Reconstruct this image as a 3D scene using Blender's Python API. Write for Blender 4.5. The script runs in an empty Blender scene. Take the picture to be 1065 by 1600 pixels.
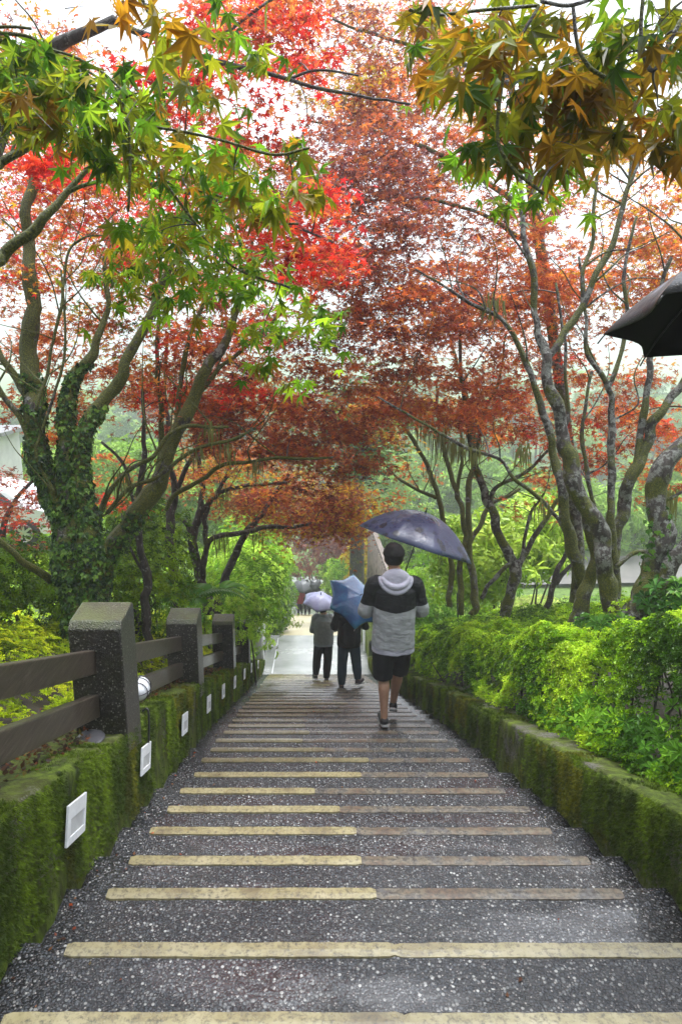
import bpy, bmesh, math, random
import numpy as np
from mathutils import Vector, Matrix

SC = bpy.context.scene
COL = SC.collection
PI = math.pi
R = math.radians
rng = np.random.default_rng(11)
random.seed(5)

# ---------------------------------------------------------------- camera
F_PX, CX, CY = 1067.0, 477.0, 800.0     # the optical axis sits left of the middle: a shifted lens
PITCH, YAW = R(13.5), 0.0
FW = np.array([math.sin(YAW) * math.cos(PITCH), math.cos(YAW) * math.cos(PITCH), -math.sin(PITCH)])
UP = np.array([math.sin(YAW) * math.sin(PITCH), math.cos(YAW) * math.sin(PITCH), math.cos(PITCH)])
RT = np.array([math.cos(YAW), -math.sin(YAW), 0.0])
cam_d = bpy.data.cameras.new('camera')
cam = bpy.data.objects.new('camera', cam_d)
COL.objects.link(cam)
cam_d.sensor_fit = 'VERTICAL'
cam_d.sensor_height = 36.0
cam_d.lens = 36.0 * F_PX / 1600.0
cam_d.shift_x = 55.5 / 1600.0
cam_d.clip_start, cam_d.clip_end = 0.05, 3000
cam.matrix_world = Matrix(((RT[0], UP[0], -FW[0], 0), (RT[1], UP[1], -FW[1], 0), (RT[2], UP[2], -FW[2], 0), (0, 0, 0, 1)))
SC.camera = cam

# ---------------------------------------------------------------- sky, sun, exposure
SUN_EL, SUN_AZ = R(76), R(35)
world = bpy.data.worlds.new('World')
SC.world = world
world.use_nodes = True
wn = world.node_tree
wn.nodes.clear()
sky = wn.nodes.new('ShaderNodeTexSky')
sky.sky_type = 'NISHITA'
sky.sun_disc = False
sky.sun_elevation = SUN_EL
sky.sun_rotation = SUN_AZ
sky.air_density, sky.dust_density, sky.ozone_density = 1.0, 6.0, 0.5
hs = wn.nodes.new('ShaderNodeHueSaturation')
hs.inputs['Saturation'].default_value = 0.10
bg = wn.nodes.new('ShaderNodeBackground')
bg.inputs['Strength'].default_value = 0.15
wo = wn.nodes.new('ShaderNodeOutputWorld')
wn.links.new(sky.outputs[0], hs.inputs['Color'])
tn = wn.nodes.new('ShaderNodeMix'); tn.data_type = 'RGBA'; tn.blend_type = 'MULTIPLY'; tn.inputs[0].default_value = 1
tn.inputs[7].default_value = (.95, .99, 1.06, 1)
wn.links.new(hs.outputs[0], tn.inputs[6])
wn.links.new(tn.outputs[2], bg.inputs['Color'])
wn.links.new(bg.outputs[0], wo.inputs['Surface'])
sun_d = bpy.data.lights.new('sun', 'SUN')
sun_d.energy = .9
sun_d.angle = R(18)
sun_d.color = (1.0, 0.98, 0.96)
sun = bpy.data.objects.new('sun', sun_d)
COL.objects.link(sun)
sv = Vector((math.sin(SUN_AZ) * math.cos(SUN_EL), math.cos(SUN_AZ) * math.cos(SUN_EL), math.sin(SUN_EL)))
sun.rotation_euler = sv.to_track_quat('Z', 'Y').to_euler()
vs = SC.view_settings
vs.view_transform = 'Standard'
vs.look = 'None'
vs.gamma = 1
vs.exposure = 1.46
SC.cycles.max_bounces = 8
SC.cycles.transparent_max_bounces = 4
SC.cycles.volume_bounces = 2

# ---------------------------------------------------------------- helpers
def at(px, py, d):
    """the place seen at a photo pixel, d metres in front of the camera"""
    return d * (FW + (px - CX) / F_PX * RT - (py - CY) / F_PX * UP)

def proj(p):
    p = np.asarray(p, float)
    d = p @ FW
    return CX + F_PX * (p @ RT) / d, CY - F_PX * (p @ UP) / d, d

def link(name, me, mat=None, parent=None):
    o = bpy.data.objects.new(name, me)
    COL.objects.link(o)
    if mat is not None:
        for m in (mat if isinstance(mat, (list, tuple)) else [mat]):
            me.materials.append(m)
    if parent is not None:
        o.parent = parent
    return o

def tag(o, label, cat, group=None, kind=None):
    if label: o['label'] = label
    if cat: o['category'] = cat
    if group: o['group'] = group
    if kind: o['kind'] = kind
    return o

def empty(name, loc, label, cat, group=None, rz=0):
    o = bpy.data.objects.new(name, None)
    COL.objects.link(o)
    o.location = loc
    o.rotation_euler = (0, 0, rz)
    o.empty_display_size = .1
    tag(o, label, cat, group)
    return o

def mesh_np(name, V, Fs, mat=None, parent=None, smooth=True, col=None, loc=None):
    """V (n,3), Fs: list of arrays (m,k) of faces; geometry in world space, shifted to the parent"""
    V = np.asarray(V, np.float32).reshape(-1, 3)
    if parent is not None:
        V = V - np.array(parent.location, np.float32)
    elif loc is not None:
        V = V - np.array(loc, np.float32)
    if not (isinstance(Fs, list) and len(Fs) and np.ndim(Fs[0]) == 2): Fs = [Fs]
    Fs = [np.asarray(f, np.int32) for f in Fs if len(f)]
    me = bpy.data.meshes.new(name)
    me.vertices.add(len(V))
    me.vertices.foreach_set('co', V.ravel())
    nl = sum(f.size for f in Fs)
    me.loops.add(nl)
    me.loops.foreach_set('vertex_index', np.concatenate([f.ravel() for f in Fs]))
    tot = np.concatenate([np.full(len(f), f.shape[1], np.int32) for f in Fs])
    st = np.concatenate([[0], np.cumsum(tot)[:-1]]).astype(np.int32)
    me.polygons.add(len(tot))
    me.polygons.foreach_set('loop_start', st)
    me.polygons.foreach_set('loop_total', tot)
    me.polygons.foreach_set('use_smooth', np.full(len(tot), bool(smooth)))
    if col is not None:
        a = me.color_attributes.new('Col', 'FLOAT_COLOR', 'POINT')
        c = np.ones((len(V), 4), np.float32)
        c[:, :3] = col
        a.data.foreach_set('color', c.ravel())
    me.update(calc_edges=True)
    me.validate()
    o = link(name, me, mat, parent)
    if parent is None and loc is not None:
        o.location = loc
    return o

def _h(ix, iy, iz, seed):
    n = (ix * 374761393 + iy * 668265263 + iz * 2147483647 + seed * 1274126177) & 0xffffffff
    n = ((n ^ (n >> 13)) * 1274126177) & 0xffffffff
    n = (n ^ (n >> 16)) & 0xffffffff
    return n / 4294967295.0

def vnoise(p, scale=1.0, seed=0):
    p = np.asarray(p, float) * scale
    if p.ndim == 1: p = p[None]
    i = np.floor(p).astype(np.int64)
    f = p - i
    f = f * f * (3 - 2 * f)
    out = 0
    for dx in (0, 1):
        for dy in (0, 1):
            for dz in (0, 1):
                w = (f[:, 0] if dx else 1 - f[:, 0]) * (f[:, 1] if dy else 1 - f[:, 1]) * (f[:, 2] if dz else 1 - f[:, 2])
                out = out + w * _h(i[:, 0] + dx, i[:, 1] + dy, i[:, 2] + dz, seed)
    return out

def fbm(p, scale=1.0, seed=0, o=3):
    s, a, t = 0, 1.0, 0
    for k in range(o):
        s = s + a * vnoise(p, scale * 2 ** k, seed + k)
        t += a
        a *= .5
    return s / t

def sstep(a, b, x):
    t = np.clip((np.asarray(x, float) - a) / (b - a), 0, 1)
    return t * t * (3 - 2 * t)

# ---- geometry collector
class G:
    def __init__(self):
        self.v, self.f, self.n = [], {}, 0
        self.c = []
    def add(self, V, F, c=None):
        V = np.asarray(V, float).reshape(-1, 3)
        if not (isinstance(F, list) and len(F) and np.ndim(F[0]) == 2): F = [F]
        for f in F:
            f = np.asarray(f, int)
            if f.size:
                self.f.setdefault(f.shape[1], []).append(f + self.n)
        self.v.append(V)
        self.n += len(V)
        if c is not None:
            self.c.append(np.broadcast_to(np.asarray(c, float), (len(V), 3)))
        return self
    def box(self, c, s, rot=None, c_=None):
        x, y, z = np.array(s) / 2.0
        V = np.array([[a * x, b * y, d * z] for a in (-1, 1) for b in (-1, 1) for d in (-1, 1)])
        if rot is not None: V = V @ np.array(rot).T
        return self.add(V + np.array(c), [[0, 1, 3, 2], [4, 6, 7, 5], [0, 4, 5, 1], [2, 3, 7, 6], [0, 2, 6, 4], [1, 5, 7, 3]], c_)
    def prism(self, poly, a, b, axis=0):
        """poly: list of 2D points in the two other axes, extruded from a to b along axis"""
        n = len(poly)
        V = []
        for t in (a, b):
            for p in poly:
                q = list(p)
                q.insert(axis, t)
                V.append(q)
        sides = [[i, (i + 1) % n, n + (i + 1) % n, n + i] for i in range(n)]
        self.add(V, sides)
        base = self.n - 2 * n
        self.f.setdefault(n, []).append(np.array([list(range(n))[::-1], list(range(n, 2 * n))]) + base)
        return self
    def tube(self, pts, rad, n=8, cap=True, res=0, noise=0, seed=0):
        P = np.asarray(pts, float)
        r = np.broadcast_to(np.asarray(rad, float), (len(P),)).copy()
        if res and len(P) > 2:
            P, r = catmull(P, r, res)
        T = np.gradient(P, axis=0)
        T /= np.linalg.norm(T, axis=1)[:, None] + 1e-9
        ref = np.array([0, 0, 1.0]) if abs(T[0, 2]) < .9 else np.array([1.0, 0, 0])
        u = np.cross(T[0], ref); u /= np.linalg.norm(u)
        U = [u]
        for k in range(1, len(P)):
            u = U[-1] - T[k] * (U[-1] @ T[k])
            u /= np.linalg.norm(u) + 1e-9
            U.append(u)
        U = np.array(U)
        W = np.cross(T, U)
        a = np.arange(n) * 2 * PI / n
        rr = r[:, None] * np.ones((1, n))
        V = P[:, None] + rr[..., None] * (np.cos(a)[None, :, None] * U[:, None] + np.sin(a)[None, :, None] * W[:, None])
        if noise:
            q = V.reshape(-1, 3)
            dn = (fbm(q, 9.0, seed) - .5) * 2 * noise
            dn = dn.reshape(len(P), n)
            V = P[:, None] + (V - P[:, None]) * (1 + dn)[..., None]
        V = V.reshape(-1, 3)
        k = np.arange(len(P) - 1)[:, None] * n
        j = np.arange(n)[None]
        F = np.stack([k + j, k + (j + 1) % n, k + n + (j + 1) % n, k + n + j], -1).reshape(-1, 4)
        Fl = [F]
        if cap:
            V = np.vstack([V, P[0], P[-1]])
            m = len(P) * n
            c0 = np.array([[m, (i + 1) % n, i] for i in range(n)])
            b = (len(P) - 1) * n
            c1 = np.array([[m + 1, b + i, b + (i + 1) % n] for i in range(n)])
            Fl += [c0, c1]
        return self.add(V, Fl)
    def ell(self, c, r, nu=16, nv=10, rot=None):
        V, Fq = [], []
        for i in range(nv + 1):
            t = PI * i / nv
            for j in range(nu):
                p = 2 * PI * j / nu
                V.append((math.sin(t) * math.cos(p), math.sin(t) * math.sin(p), math.cos(t)))
        for i in range(nv):
            for j in range(nu):
                Fq.append((i * nu + j, (i + 1) * nu + j, (i + 1) * nu + (j + 1) % nu, i * nu + (j + 1) % nu))
        V = np.array(V) * np.array(r)
        if rot is not None: V = V @ np.array(rot).T
        return self.add(V + np.array(c), Fq)
    def build(self, name, mat=None, parent=None, smooth=False, bevel=0, loc=None, weld=False):
        col = np.vstack(self.c) if self.c else None
        o = mesh_np(name, np.vstack(self.v), [np.vstack(x) for x in self.f.values()], mat, parent, smooth, col, loc)
        if bevel:
            m = o.modifiers.new('b', 'BEVEL')
            m.width = bevel; m.segments = 2; m.limit_method = 'ANGLE'; m.angle_limit = R(35)
        return o

def catmull(P, r, res):
    n = len(P)
    Q = np.vstack([2 * P[0] - P[1], P, 2 * P[-1] - P[-2]])
    out, ro = [], []
    for i in range(n - 1):
        p0, p1, p2, p3 = Q[i:i + 4]
        for t in np.arange(res) / res:
            out.append(.5 * (2 * p1 + (p2 - p0) * t + (2 * p0 - 5 * p1 + 4 * p2 - p3) * t * t + (3 * p1 - p0 - 3 * p2 + p3) * t ** 3))
            ro.append(r[i] * (1 - t) + r[i + 1] * t)
    out.append(P[-1]); ro.append(r[-1])
    return np.array(out), np.array(ro)

def rotz(a):
    c, s = math.cos(a), math.sin(a)
    return np.array([[c, -s, 0], [s, c, 0], [0, 0, 1.0]])
def rotx(a):
    c, s = math.cos(a), math.sin(a)
    return np.array([[1.0, 0, 0], [0, c, -s], [0, s, c]])
def roty(a):
    c, s = math.cos(a), math.sin(a)
    return np.array([[c, 0, s], [0, 1.0, 0], [-s, 0, c]])

def frames(N, az):
    """rotation matrices whose z axis is N, spun by az"""
    N = N / (np.linalg.norm(N, axis=1)[:, None] + 1e-9)
    ref = np.where(np.abs(N[:, 2:3]) < .95, np.array([[0, 0, 1.0]]), np.array([[1.0, 0, 0]]))
    X = np.cross(ref, N); X /= np.linalg.norm(X, axis=1)[:, None] + 1e-9
    Y = np.cross(N, X)
    c, s = np.cos(az)[:, None], np.sin(az)[:, None]
    X2 = X * c + Y * s
    Y2 = -X * s + Y * c
    return np.stack([X2, Y2, N], -1)

def scatter(tV, tF, P, M, S):
    """instances of a template: positions P, rotations M (n,3,3), sizes S -> V, F"""
    tV = np.asarray(tV, float); tF = np.asarray(tF, int)
    S = np.asarray(S, float).reshape(-1, 1, 1)
    V = np.einsum('nij,kj->nki', M, tV) * S + P[:, None]
    F = tF[None] + (np.arange(len(P)) * len(tV))[:, None, None]
    return V.reshape(-1, 3), F.reshape(-1, tF.shape[1])

# ---------------------------------------------------------------- materials
def newmat(name):
    m = bpy.data.materials.new(name)
    m.use_nodes = True
    nt = m.node_tree
    nt.nodes.clear()
    out = nt.nodes.new('ShaderNodeOutputMaterial')
    return m, nt, out

def N(nt, kind, **kw):
    n = nt.nodes.new('ShaderNode' + kind)
    for k, v in kw.items():
        if k in n.inputs: n.inputs[k].default_value = v
        else: setattr(n, k, v)
    return n

def ramp(nt, src, stops, interp='LINEAR'):
    r = nt.nodes.new('ShaderNodeValToRGB')
    r.color_ramp.interpolation = interp
    e = r.color_ramp.elements
    while len(e) < len(stops): e.new(.5)
    for i, (p, c) in enumerate(stops):
        e[i].position = p
        e[i].color = (c, c, c, 1) if isinstance(c, (int, float)) else (*c, 1)
    nt.links.new(src, r.inputs[0])
    return r.outputs[0]

def noise(nt, vec, scale, detail=4, rough=.6, dist=0):
    n = nt.nodes.new('ShaderNodeTexNoise')
    n.inputs['Scale'].default_value = scale
    n.inputs['Detail'].default_value = detail
    n.inputs['Roughness'].default_value = rough
    n.inputs['Distortion'].default_value = dist
    if vec is not None: nt.links.new(vec, n.inputs['Vector'])
    return n.outputs[0]

def mixc(nt, fac, a, b, kind='MIX'):
    m = nt.nodes.new('ShaderNodeMix')
    m.data_type = 'RGBA'
    m.blend_type = kind
    if isinstance(fac, (int, float)): m.inputs[0].default_value = fac
    else: nt.links.new(fac, m.inputs[0])
    for i, v in ((6, a), (7, b)):
        if isinstance(v, tuple): m.inputs[i].default_value = (*v, 1)
        else: nt.links.new(v, m.inputs[i])
    return m.outputs[2]

def math_(nt, op, a, b=0.0, clamp=False):
    m = nt.nodes.new('ShaderNodeMath')
    m.operation = op
    m.use_clamp = clamp
    for i, v in ((0, a), (1, b)):
        if isinstance(v, (int, float)): m.inputs[i].default_value = v
        else: nt.links.new(v, m.inputs[i])
    return m.outputs[0]

def coord(nt, kind='Object', scale=None):
    t = nt.nodes.new('ShaderNodeTexCoord').outputs[kind]
    if scale is not None:
        mp = nt.nodes.new('ShaderNodeMapping')
        mp.inputs['Scale'].default_value = scale
        nt.links.new(t, mp.inputs['Vector'])
        return mp.outputs[0]
    return t

def bump(nt, h, strength, dist=.01, normal=None):
    b = nt.nodes.new('ShaderNodeBump')
    b.inputs['Strength'].default_value = strength
    b.inputs['Distance'].default_value = dist
    nt.links.new(h, b.inputs['Height'])
    if normal is not None: nt.links.new(normal, b.inputs['Normal'])
    return b.outputs[0]

def princ(nt, out, color, rough=.6, normal=None, spec=.5, coat=0, metal=0, coat_rough=.1):
    p = nt.nodes.new('ShaderNodeBsdfPrincipled')
    if isinstance(color, tuple): p.inputs['Base Color'].default_value = (*color, 1)
    else: nt.links.new(color, p.inputs['Base Color'])
    if isinstance(rough, (int, float)): p.inputs['Roughness'].default_value = rough
    else: nt.links.new(rough, p.inputs['Roughness'])
    p.inputs['Specular IOR Level'].default_value = spec
    p.inputs['Metallic'].default_value = metal
    if not isinstance(coat, (int, float)): nt.links.new(coat, p.inputs['Coat Weight'])
    else: p.inputs['Coat Weight'].default_value = coat
    p.inputs['Coat Roughness'].default_value = coat_rough
    if normal is not None: nt.links.new(normal, p.inputs['Normal'])
    nt.links.new(p.outputs[0], out.inputs['Surface'])
    return p

def mat_leaf(name, trans=.45, rough=.38, gain=1.5):
    m, nt, out = newmat(name)
    a = N(nt, 'VertexColor', layer_name='Col').outputs[0]
    p = nt.nodes.new('ShaderNodeBsdfPrincipled')
    nt.links.new(a, p.inputs['Base Color'])
    p.inputs['Roughness'].default_value = rough
    p.inputs['Specular IOR Level'].default_value = .22
    t = nt.nodes.new('ShaderNodeBsdfTranslucent')
    g = mixc(nt, 1.0, a, (gain, gain, gain), 'MULTIPLY')
    nt.links.new(g, t.inputs['Color'])
    mx = nt.nodes.new('ShaderNodeMixShader')
    mx.inputs[0].default_value = trans
    nt.links.new(p.outputs[0], mx.inputs[1])
    nt.links.new(t.outputs[0], mx.inputs[2])
    nt.links.new(mx.outputs[0], out.inputs['Surface'])
    return m

def mat_simple(name, color, rough=.6, spec=.5, coat=0, metal=0, nscale=0, nvar=.25, bstr=0, bscale=60):
    m, nt, out = newmat(name)
    c = coord(nt)
    col = color
    if nscale:
        f = noise(nt, c, nscale, 5)
        lo = tuple(x * (1 - nvar) for x in color); hi = tuple(min(1, x * (1 + nvar)) for x in color)
        col = ramp(nt, f, [(.3, lo), (.7, hi)])
    nm = None
    if bstr: nm = bump(nt, noise(nt, c, bscale, 4), bstr, .004)
    princ(nt, out, col, rough, nm, spec, coat, metal)
    return m

def mat_aggregate():
    """wet exposed-aggregate concrete: dark matrix full of small pale pebbles"""
    m, nt, out = newmat('wet_aggregate')
    c = coord(nt)
    v = N(nt, 'TexVoronoi', Scale=85.0, Randomness=1.0); nt.links.new(c, v.inputs['Vector'])
    v2 = N(nt, 'TexVoronoi', Scale=150.0, Randomness=1.0); nt.links.new(c, v2.inputs['Vector'])
    sep = N(nt, 'SeparateColor'); nt.links.new(v.outputs['Color'], sep.inputs[0])
    sep2 = N(nt, 'SeparateColor'); nt.links.new(v2.outputs['Color'], sep2.inputs[0])
    peb = ramp(nt, sep.outputs[0], [(0, (.010, .012, .015)), (.4, (.026, .030, .036)), (.70, (.062, .068, .076)), (.87, (.13, .135, .135)), (.96, (.28, .28, .265)), (1, (.42, .42, .40))])
    peb2 = ramp(nt, sep2.outputs[1], [(0, (.012, .012, .014)), (.6, (.032, .033, .036)), (.88, (.08, .075, .07)), (.98, (.30, .28, .26))])
    msk = ramp(nt, v.outputs['Distance'], [(.35, 1), (.55, 0)])
    msk2 = ramp(nt, v2.outputs['Distance'], [(.35, 1), (.6, 0)])
    base = mixc(nt, msk2, (.012, .012, .013), peb2)
    col = mixc(nt, msk, base, peb)
    st = noise(nt, c, 1.7, 5, .65)
    col = mixc(nt, ramp(nt, st, [(.35, .0), (.7, .5)]), col, (.013, .014, .016), 'MIX')
    dirt = noise(nt, c, 5.0, 4)
    col = mixc(nt, ramp(nt, dirt, [(.50, .0), (.72, .35)]), col, (.035, .032, .026))
    hgt = math_(nt, 'ADD', msk, math_(nt, 'MULTIPLY', msk2, .5))
    pud = noise(nt, coord(nt, 'Object', (.8, 2.4, 1)), 1.6, 3, .5)
    pm = ramp(nt, pud, [(.50, .12), (.62, .9)])
    sy = N(nt, 'SeparateXYZ'); nt.links.new(c, sy.inputs[0])
    film = ramp(nt, math_(nt, 'MULTIPLY', sy.outputs[1], .1), [(.36, 0), (.75, .9)])      # more water runs over the lower steps
    pm = math_(nt, 'MAXIMUM', pm, film)
    bs = N(nt, 'Bump', Distance=.0024); nt.links.new(hgt, bs.inputs['Height'])
    nt.links.new(math_(nt, 'SUBTRACT', .85, math_(nt, 'MULTIPLY', pm, .62)), bs.inputs['Strength'])
    rough = math_(nt, 'SUBTRACT', .28, math_(nt, 'MULTIPLY', pm, .14))
    p = princ(nt, out, col, rough, bs.outputs[0], .36, coat=pm, coat_rough=.08)
    rip = noise(nt, c, 30, 2)
    nt.links.new(bump(nt, rip, .5, .006), p.inputs['Coat Normal'])
    return m

def mat_strip(name, worn, k=1.0, coat=0):
    m, nt, out = newmat(name)
    c = coord(nt)
    n1 = noise(nt, c, 6, 5, .7)
    n2 = noise(nt, c, 60, 5, .7)
    if not worn:
        col = ramp(nt, n1, [(.3, (.16 * k, .125 * k, .06 * k)), (.5, (.30 * k, .26 * k, .13 * k)), (.7, (.38 * k, .34 * k, .20 * k))])
        col = mixc(nt, ramp(nt, n2, [(.48, 0), (.68, .9)]), col, (.05, .045, .03))
        rough = ramp(nt, n1, [(.3, .34), (.7, .14)])
        ps = .5
    else:
        col = ramp(nt, n1, [(.25, (.05, .04, .03)), (.40, (.10, .065, .040)), (.50, (.13, .11, .075)), (.62, (.085, .085, .085)), (.75, (.20, .175, .11))])
        col = mixc(nt, ramp(nt, n2, [(.42, 0), (.62, .9)]), col, (.03, .025, .02))
        rough = ramp(nt, n1, [(.35, .42), (.62, .22)])
        ps = .4
    nm = bump(nt, n2, .5, .004)
    princ(nt, out, col, rough, nm, ps, coat=coat)
    return m

def mat_moss(name='moss_wall', bare=.5):
    m, nt, out = newmat(name)
    c = coord(nt)
    st = coord(nt, 'Object', (1, 1, .25))
    n1 = noise(nt, c, 2.3, 5, .65)
    n2 = noise(nt, st, 18, 5, .7)
    n3 = noise(nt, c, 90, 4, .7)
    moss = ramp(nt, n2, [(.28, (.014, .018, .004)), (.45, (.05, .075, .007)), (.62, (.12, .18, .012)), (.8, (.20, .28, .02))])
    moss = mixc(nt, ramp(nt, n1, [(.4, 0), (.65, .6)]), moss, (.055, .045, .012))
    conc = ramp(nt, n3, [(.35, (.05, .048, .042)), (.65, (.20, .19, .17))])
    col = mixc(nt, ramp(nt, math_(nt, 'ADD', n1, math_(nt, 'MULTIPLY', n3, .25)), [(bare + .18, 0), (bare + .24, .8)]), moss, conc)
    h = math_(nt, 'ADD', n2, math_(nt, 'MULTIPLY', n3, .6))
    princ(nt, out, col, .75, bump(nt, h, 1.0, .02), .3)
    return m

def mat_bark(name, moss=.5, pale=.5):
    m, nt, out = newmat(name)
    c = coord(nt)
    n1 = noise(nt, c, 3.2, 5, .65)
    n2 = noise(nt, coord(nt, 'Object', (1, 1, .35)), 26, 5, .7)
    n3 = noise(nt, c, 17, 5, .7)
    n4 = noise(nt, c, 120, 3, .7)
    bark = ramp(nt, n2, [(.3, (.013, .010, .009)), (.5, (.040, .032, .026)), (.75, (.10, .085, .072))])
    lich = ramp(nt, n4, [(.3, (.10, .105, .09)), (.7, (.36, .37, .33))])
    col = mixc(nt, ramp(nt, n3, [(.60 - .14 * pale, 0), (.66 - .14 * pale, .85)]), bark, lich)
    mo = ramp(nt, n4, [(.35, (.022, .030, .004)), (.52, (.075, .085, .008)), (.72, (.23, .23, .02))])
    col = mixc(nt, ramp(nt, n1, [(.64 - .24 * moss, 0), (.70 - .24 * moss, 1)]), col, mo)
    h = math_(nt, 'ADD', n2, math_(nt, 'MULTIPLY', n4, .4))
    princ(nt, out, col, .55, bump(nt, h, 1.0, .03), .35)
    return m

def mat_post():
    m, nt, out = newmat('post_pebbledash')
    c = coord(nt)
    v = N(nt, 'TexVoronoi', Scale=110.0); nt.links.new(c, v.inputs['Vector'])
    sep = N(nt, 'SeparateColor'); nt.links.new(v.outputs['Color'], sep.inputs[0])
    peb = ramp(nt, sep.outputs[0], [(0, (.008, .007, .006)), (.55, (.026, .023, .02)), (.85, (.09, .082, .07)), (1, (.34, .32, .28))])
    msk = ramp(nt, v.outputs['Distance'], [(.3, 1), (.6, 0)])
    col = mixc(nt, msk, (.03, .027, .022), peb)
    n1 = noise(nt, c, 7, 5, .6)
    geo = N(nt, 'NewGeometry')
    sx = N(nt, 'SeparateXYZ'); nt.links.new(geo.outputs['Normal'], sx.inputs[0])
    upm = ramp(nt, sx.outputs[2], [(.3, 0), (.8, .75)])
    f = math_(nt, 'ADD', math_(nt, 'MULTIPLY', ramp(nt, n1, [(.35, .3), (.6, 1)]), upm), ramp(nt, n1, [(.55, 0), (.75, .4)]), True)
    col = mixc(nt, f, col, (.07, .085, .02))
    princ(nt, out, col, .38, bump(nt, msk, .8, .004), .5, coat=.25)
    return m

def mat_wood():
    m, nt, out = newmat('weathered_rail')
    c = coord(nt, 'Object', (12, 1.2, 12))
    n = noise(nt, c, 5, 6, .7, .4)
    n2 = noise(nt, coord(nt), 3, 4)
    col = ramp(nt, n, [(.3, (.022, .016, .012)), (.55, (.060, .046, .035)), (.75, (.15, .13, .11))])
    col = mixc(nt, ramp(nt, n2, [(.5, 0), (.75, .6)]), col, (.06, .055, .03))
    princ(nt, out, col, .35, bump(nt, n, .4, .004), .5, coat=.3)
    return m

def mat_ground():
    m, nt, out = newmat('ground_soil_grass')
    c = coord(nt)
    n1 = noise(nt, c, .35, 5, .6)
    n2 = noise(nt, c, 7, 6, .7)
    g = ramp(nt, n2, [(.3, (.035, .06, .012)), (.55, (.10, .17, .03)), (.8, (.19, .27, .07))])
    s = ramp(nt, n2, [(.3, (.014, .010, .007)), (.7, (.045, .036, .024))])
    geo = N(nt, 'NewGeometry')
    sx = N(nt, 'SeparateXYZ'); nt.links.new(geo.outputs['Position'], sx.inputs[0])
    near = ramp(nt, math_(nt, 'MULTIPLY', sx.outputs[1], .05), [(.45, 1), (.7, 0)])
    col = mixc(nt, math_(nt, 'MAXIMUM', near, ramp(nt, n1, [(.60, 0), (.72, .7)])), g, s)
    princ(nt, out, col, .8, bump(nt, n2, .6, .05), .3)
    return m

M = {}
M['agg'] = mat_aggregate()
M['strip'] = mat_strip('cream_strip', False, .74, .3)
M['strip_worn'] = mat_strip('worn_brown_strip', True)
M['strip_far'] = mat_strip('walked_off_strip', False, .5, .8)
M['strip_wet'] = mat_strip('worn_wet_strip', True, 1, .8)
M['moss'] = mat_moss('moss_wall', .55)
M['moss_bare'] = mat_moss('moss_wall_patchy', .50)
M['bark_l'] = mat_bark('bark_mossy', 1.15, .75)
M['bark_r'] = mat_bark('bark_pale_lichen', .72, .8)
M['bark_d'] = mat_bark('bark_dark', .3, .15)
M['twig'] = mat_simple('twig', (.05, .04, .035), .5, nscale=20, nvar=.5)
M['leaf'] = mat_leaf('maple_leaf', .56, .38, 1.9)
M['green'] = mat_leaf('shrub_leaf', .24, .33, 1.4)
M['mosstuft'] = mat_leaf('moss_tuft', .25, .7, 1.3)
M['post'] = mat_post()
M['wood'] = mat_wood()
M['ground'] = mat_ground()
M['white_paint'] = mat_simple('white_paint', (.72, .73, .74), .35, nscale=14, nvar=.08)
M['white_dirty'] = mat_simple('white_plate', (.70, .72, .74), .4, nscale=35, nvar=.1)
M['grey_in'] = mat_simple('grey_recess', (.46, .47, .48), .5, nscale=9, nvar=.15)
M['black_wire'] = mat_simple('black_wire', (.02, .02, .022), .4)
M['glass_w'] = mat_simple('opal_glass', (.62, .64, .68), .15, nscale=8, nvar=.06)
# ================================================================ SETTING
XL, XR = -0.93, 1.41                      # faces of the left and right walls towards the steps
def zpath(Y):
    """height of the nosing line of the steps along the path"""
    Y = np.asarray(Y, float)
    z = -1.131 - .408 * Y
    z = np.where(Y > 6.0, -3.579 - .430 * (Y - 6.0), z)
    z = np.where(Y > 13.1, -6.632 - .20 * (Y - 13.1), z)
    z = np.where(Y > 16.8, -7.372 - .360 * (Y - 16.8), z)
    z = np.where(Y > 29.6, -11.98 - .30 * (Y - 29.6), z)
    z = np.where(Y > 41.5, -15.55 - .03 * (Y - 41.5), z)
    return z

def zside_r(x, Y):
    zp = zpath(Y) + .30
    zr = np.where(Y < 20.5, zpath(Y) + .30, -8.95)
    zr = np.where(Y > 31, -8.95 - .125 * (Y - 31), zr)
    zr = np.where(Y > 72, -14.1, zr)
    w = sstep(2.2, 5.0, x)
    return zp * (1 - w) + zr * w

def zside_l(x, Y):
    zp = zpath(Y) + .46 + .10 * np.maximum(0, -x - 1)
    zl = np.where(Y < 9, zp + 0, np.maximum(zp, -4.75 - .02 * (Y - 9)))
    zl = np.where(Y > 24, -5.05 - .10 * (Y - 24), zl)
    w = sstep(2.2, 5.6, -x)
    return zp * (1 - w) + zl * w

def zground(x, Y):
    x = np.asarray(x, float); Y = np.asarray(Y, float)
    zr, zl = zside_r(x, Y), zside_l(x, Y)
    z = np.where(x > .2, zr, zl)
    inside = (x > -1.12) & (x < 1.6) & (Y < 46)
    z = np.where(inside, zpath(Y) - .55, z)
    far = sstep(44, 60, Y)
    z = z * (1 - far) + (-15.0 + .06 * np.abs(x) * sstep(60, 200, Y)) * far
    return z

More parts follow.
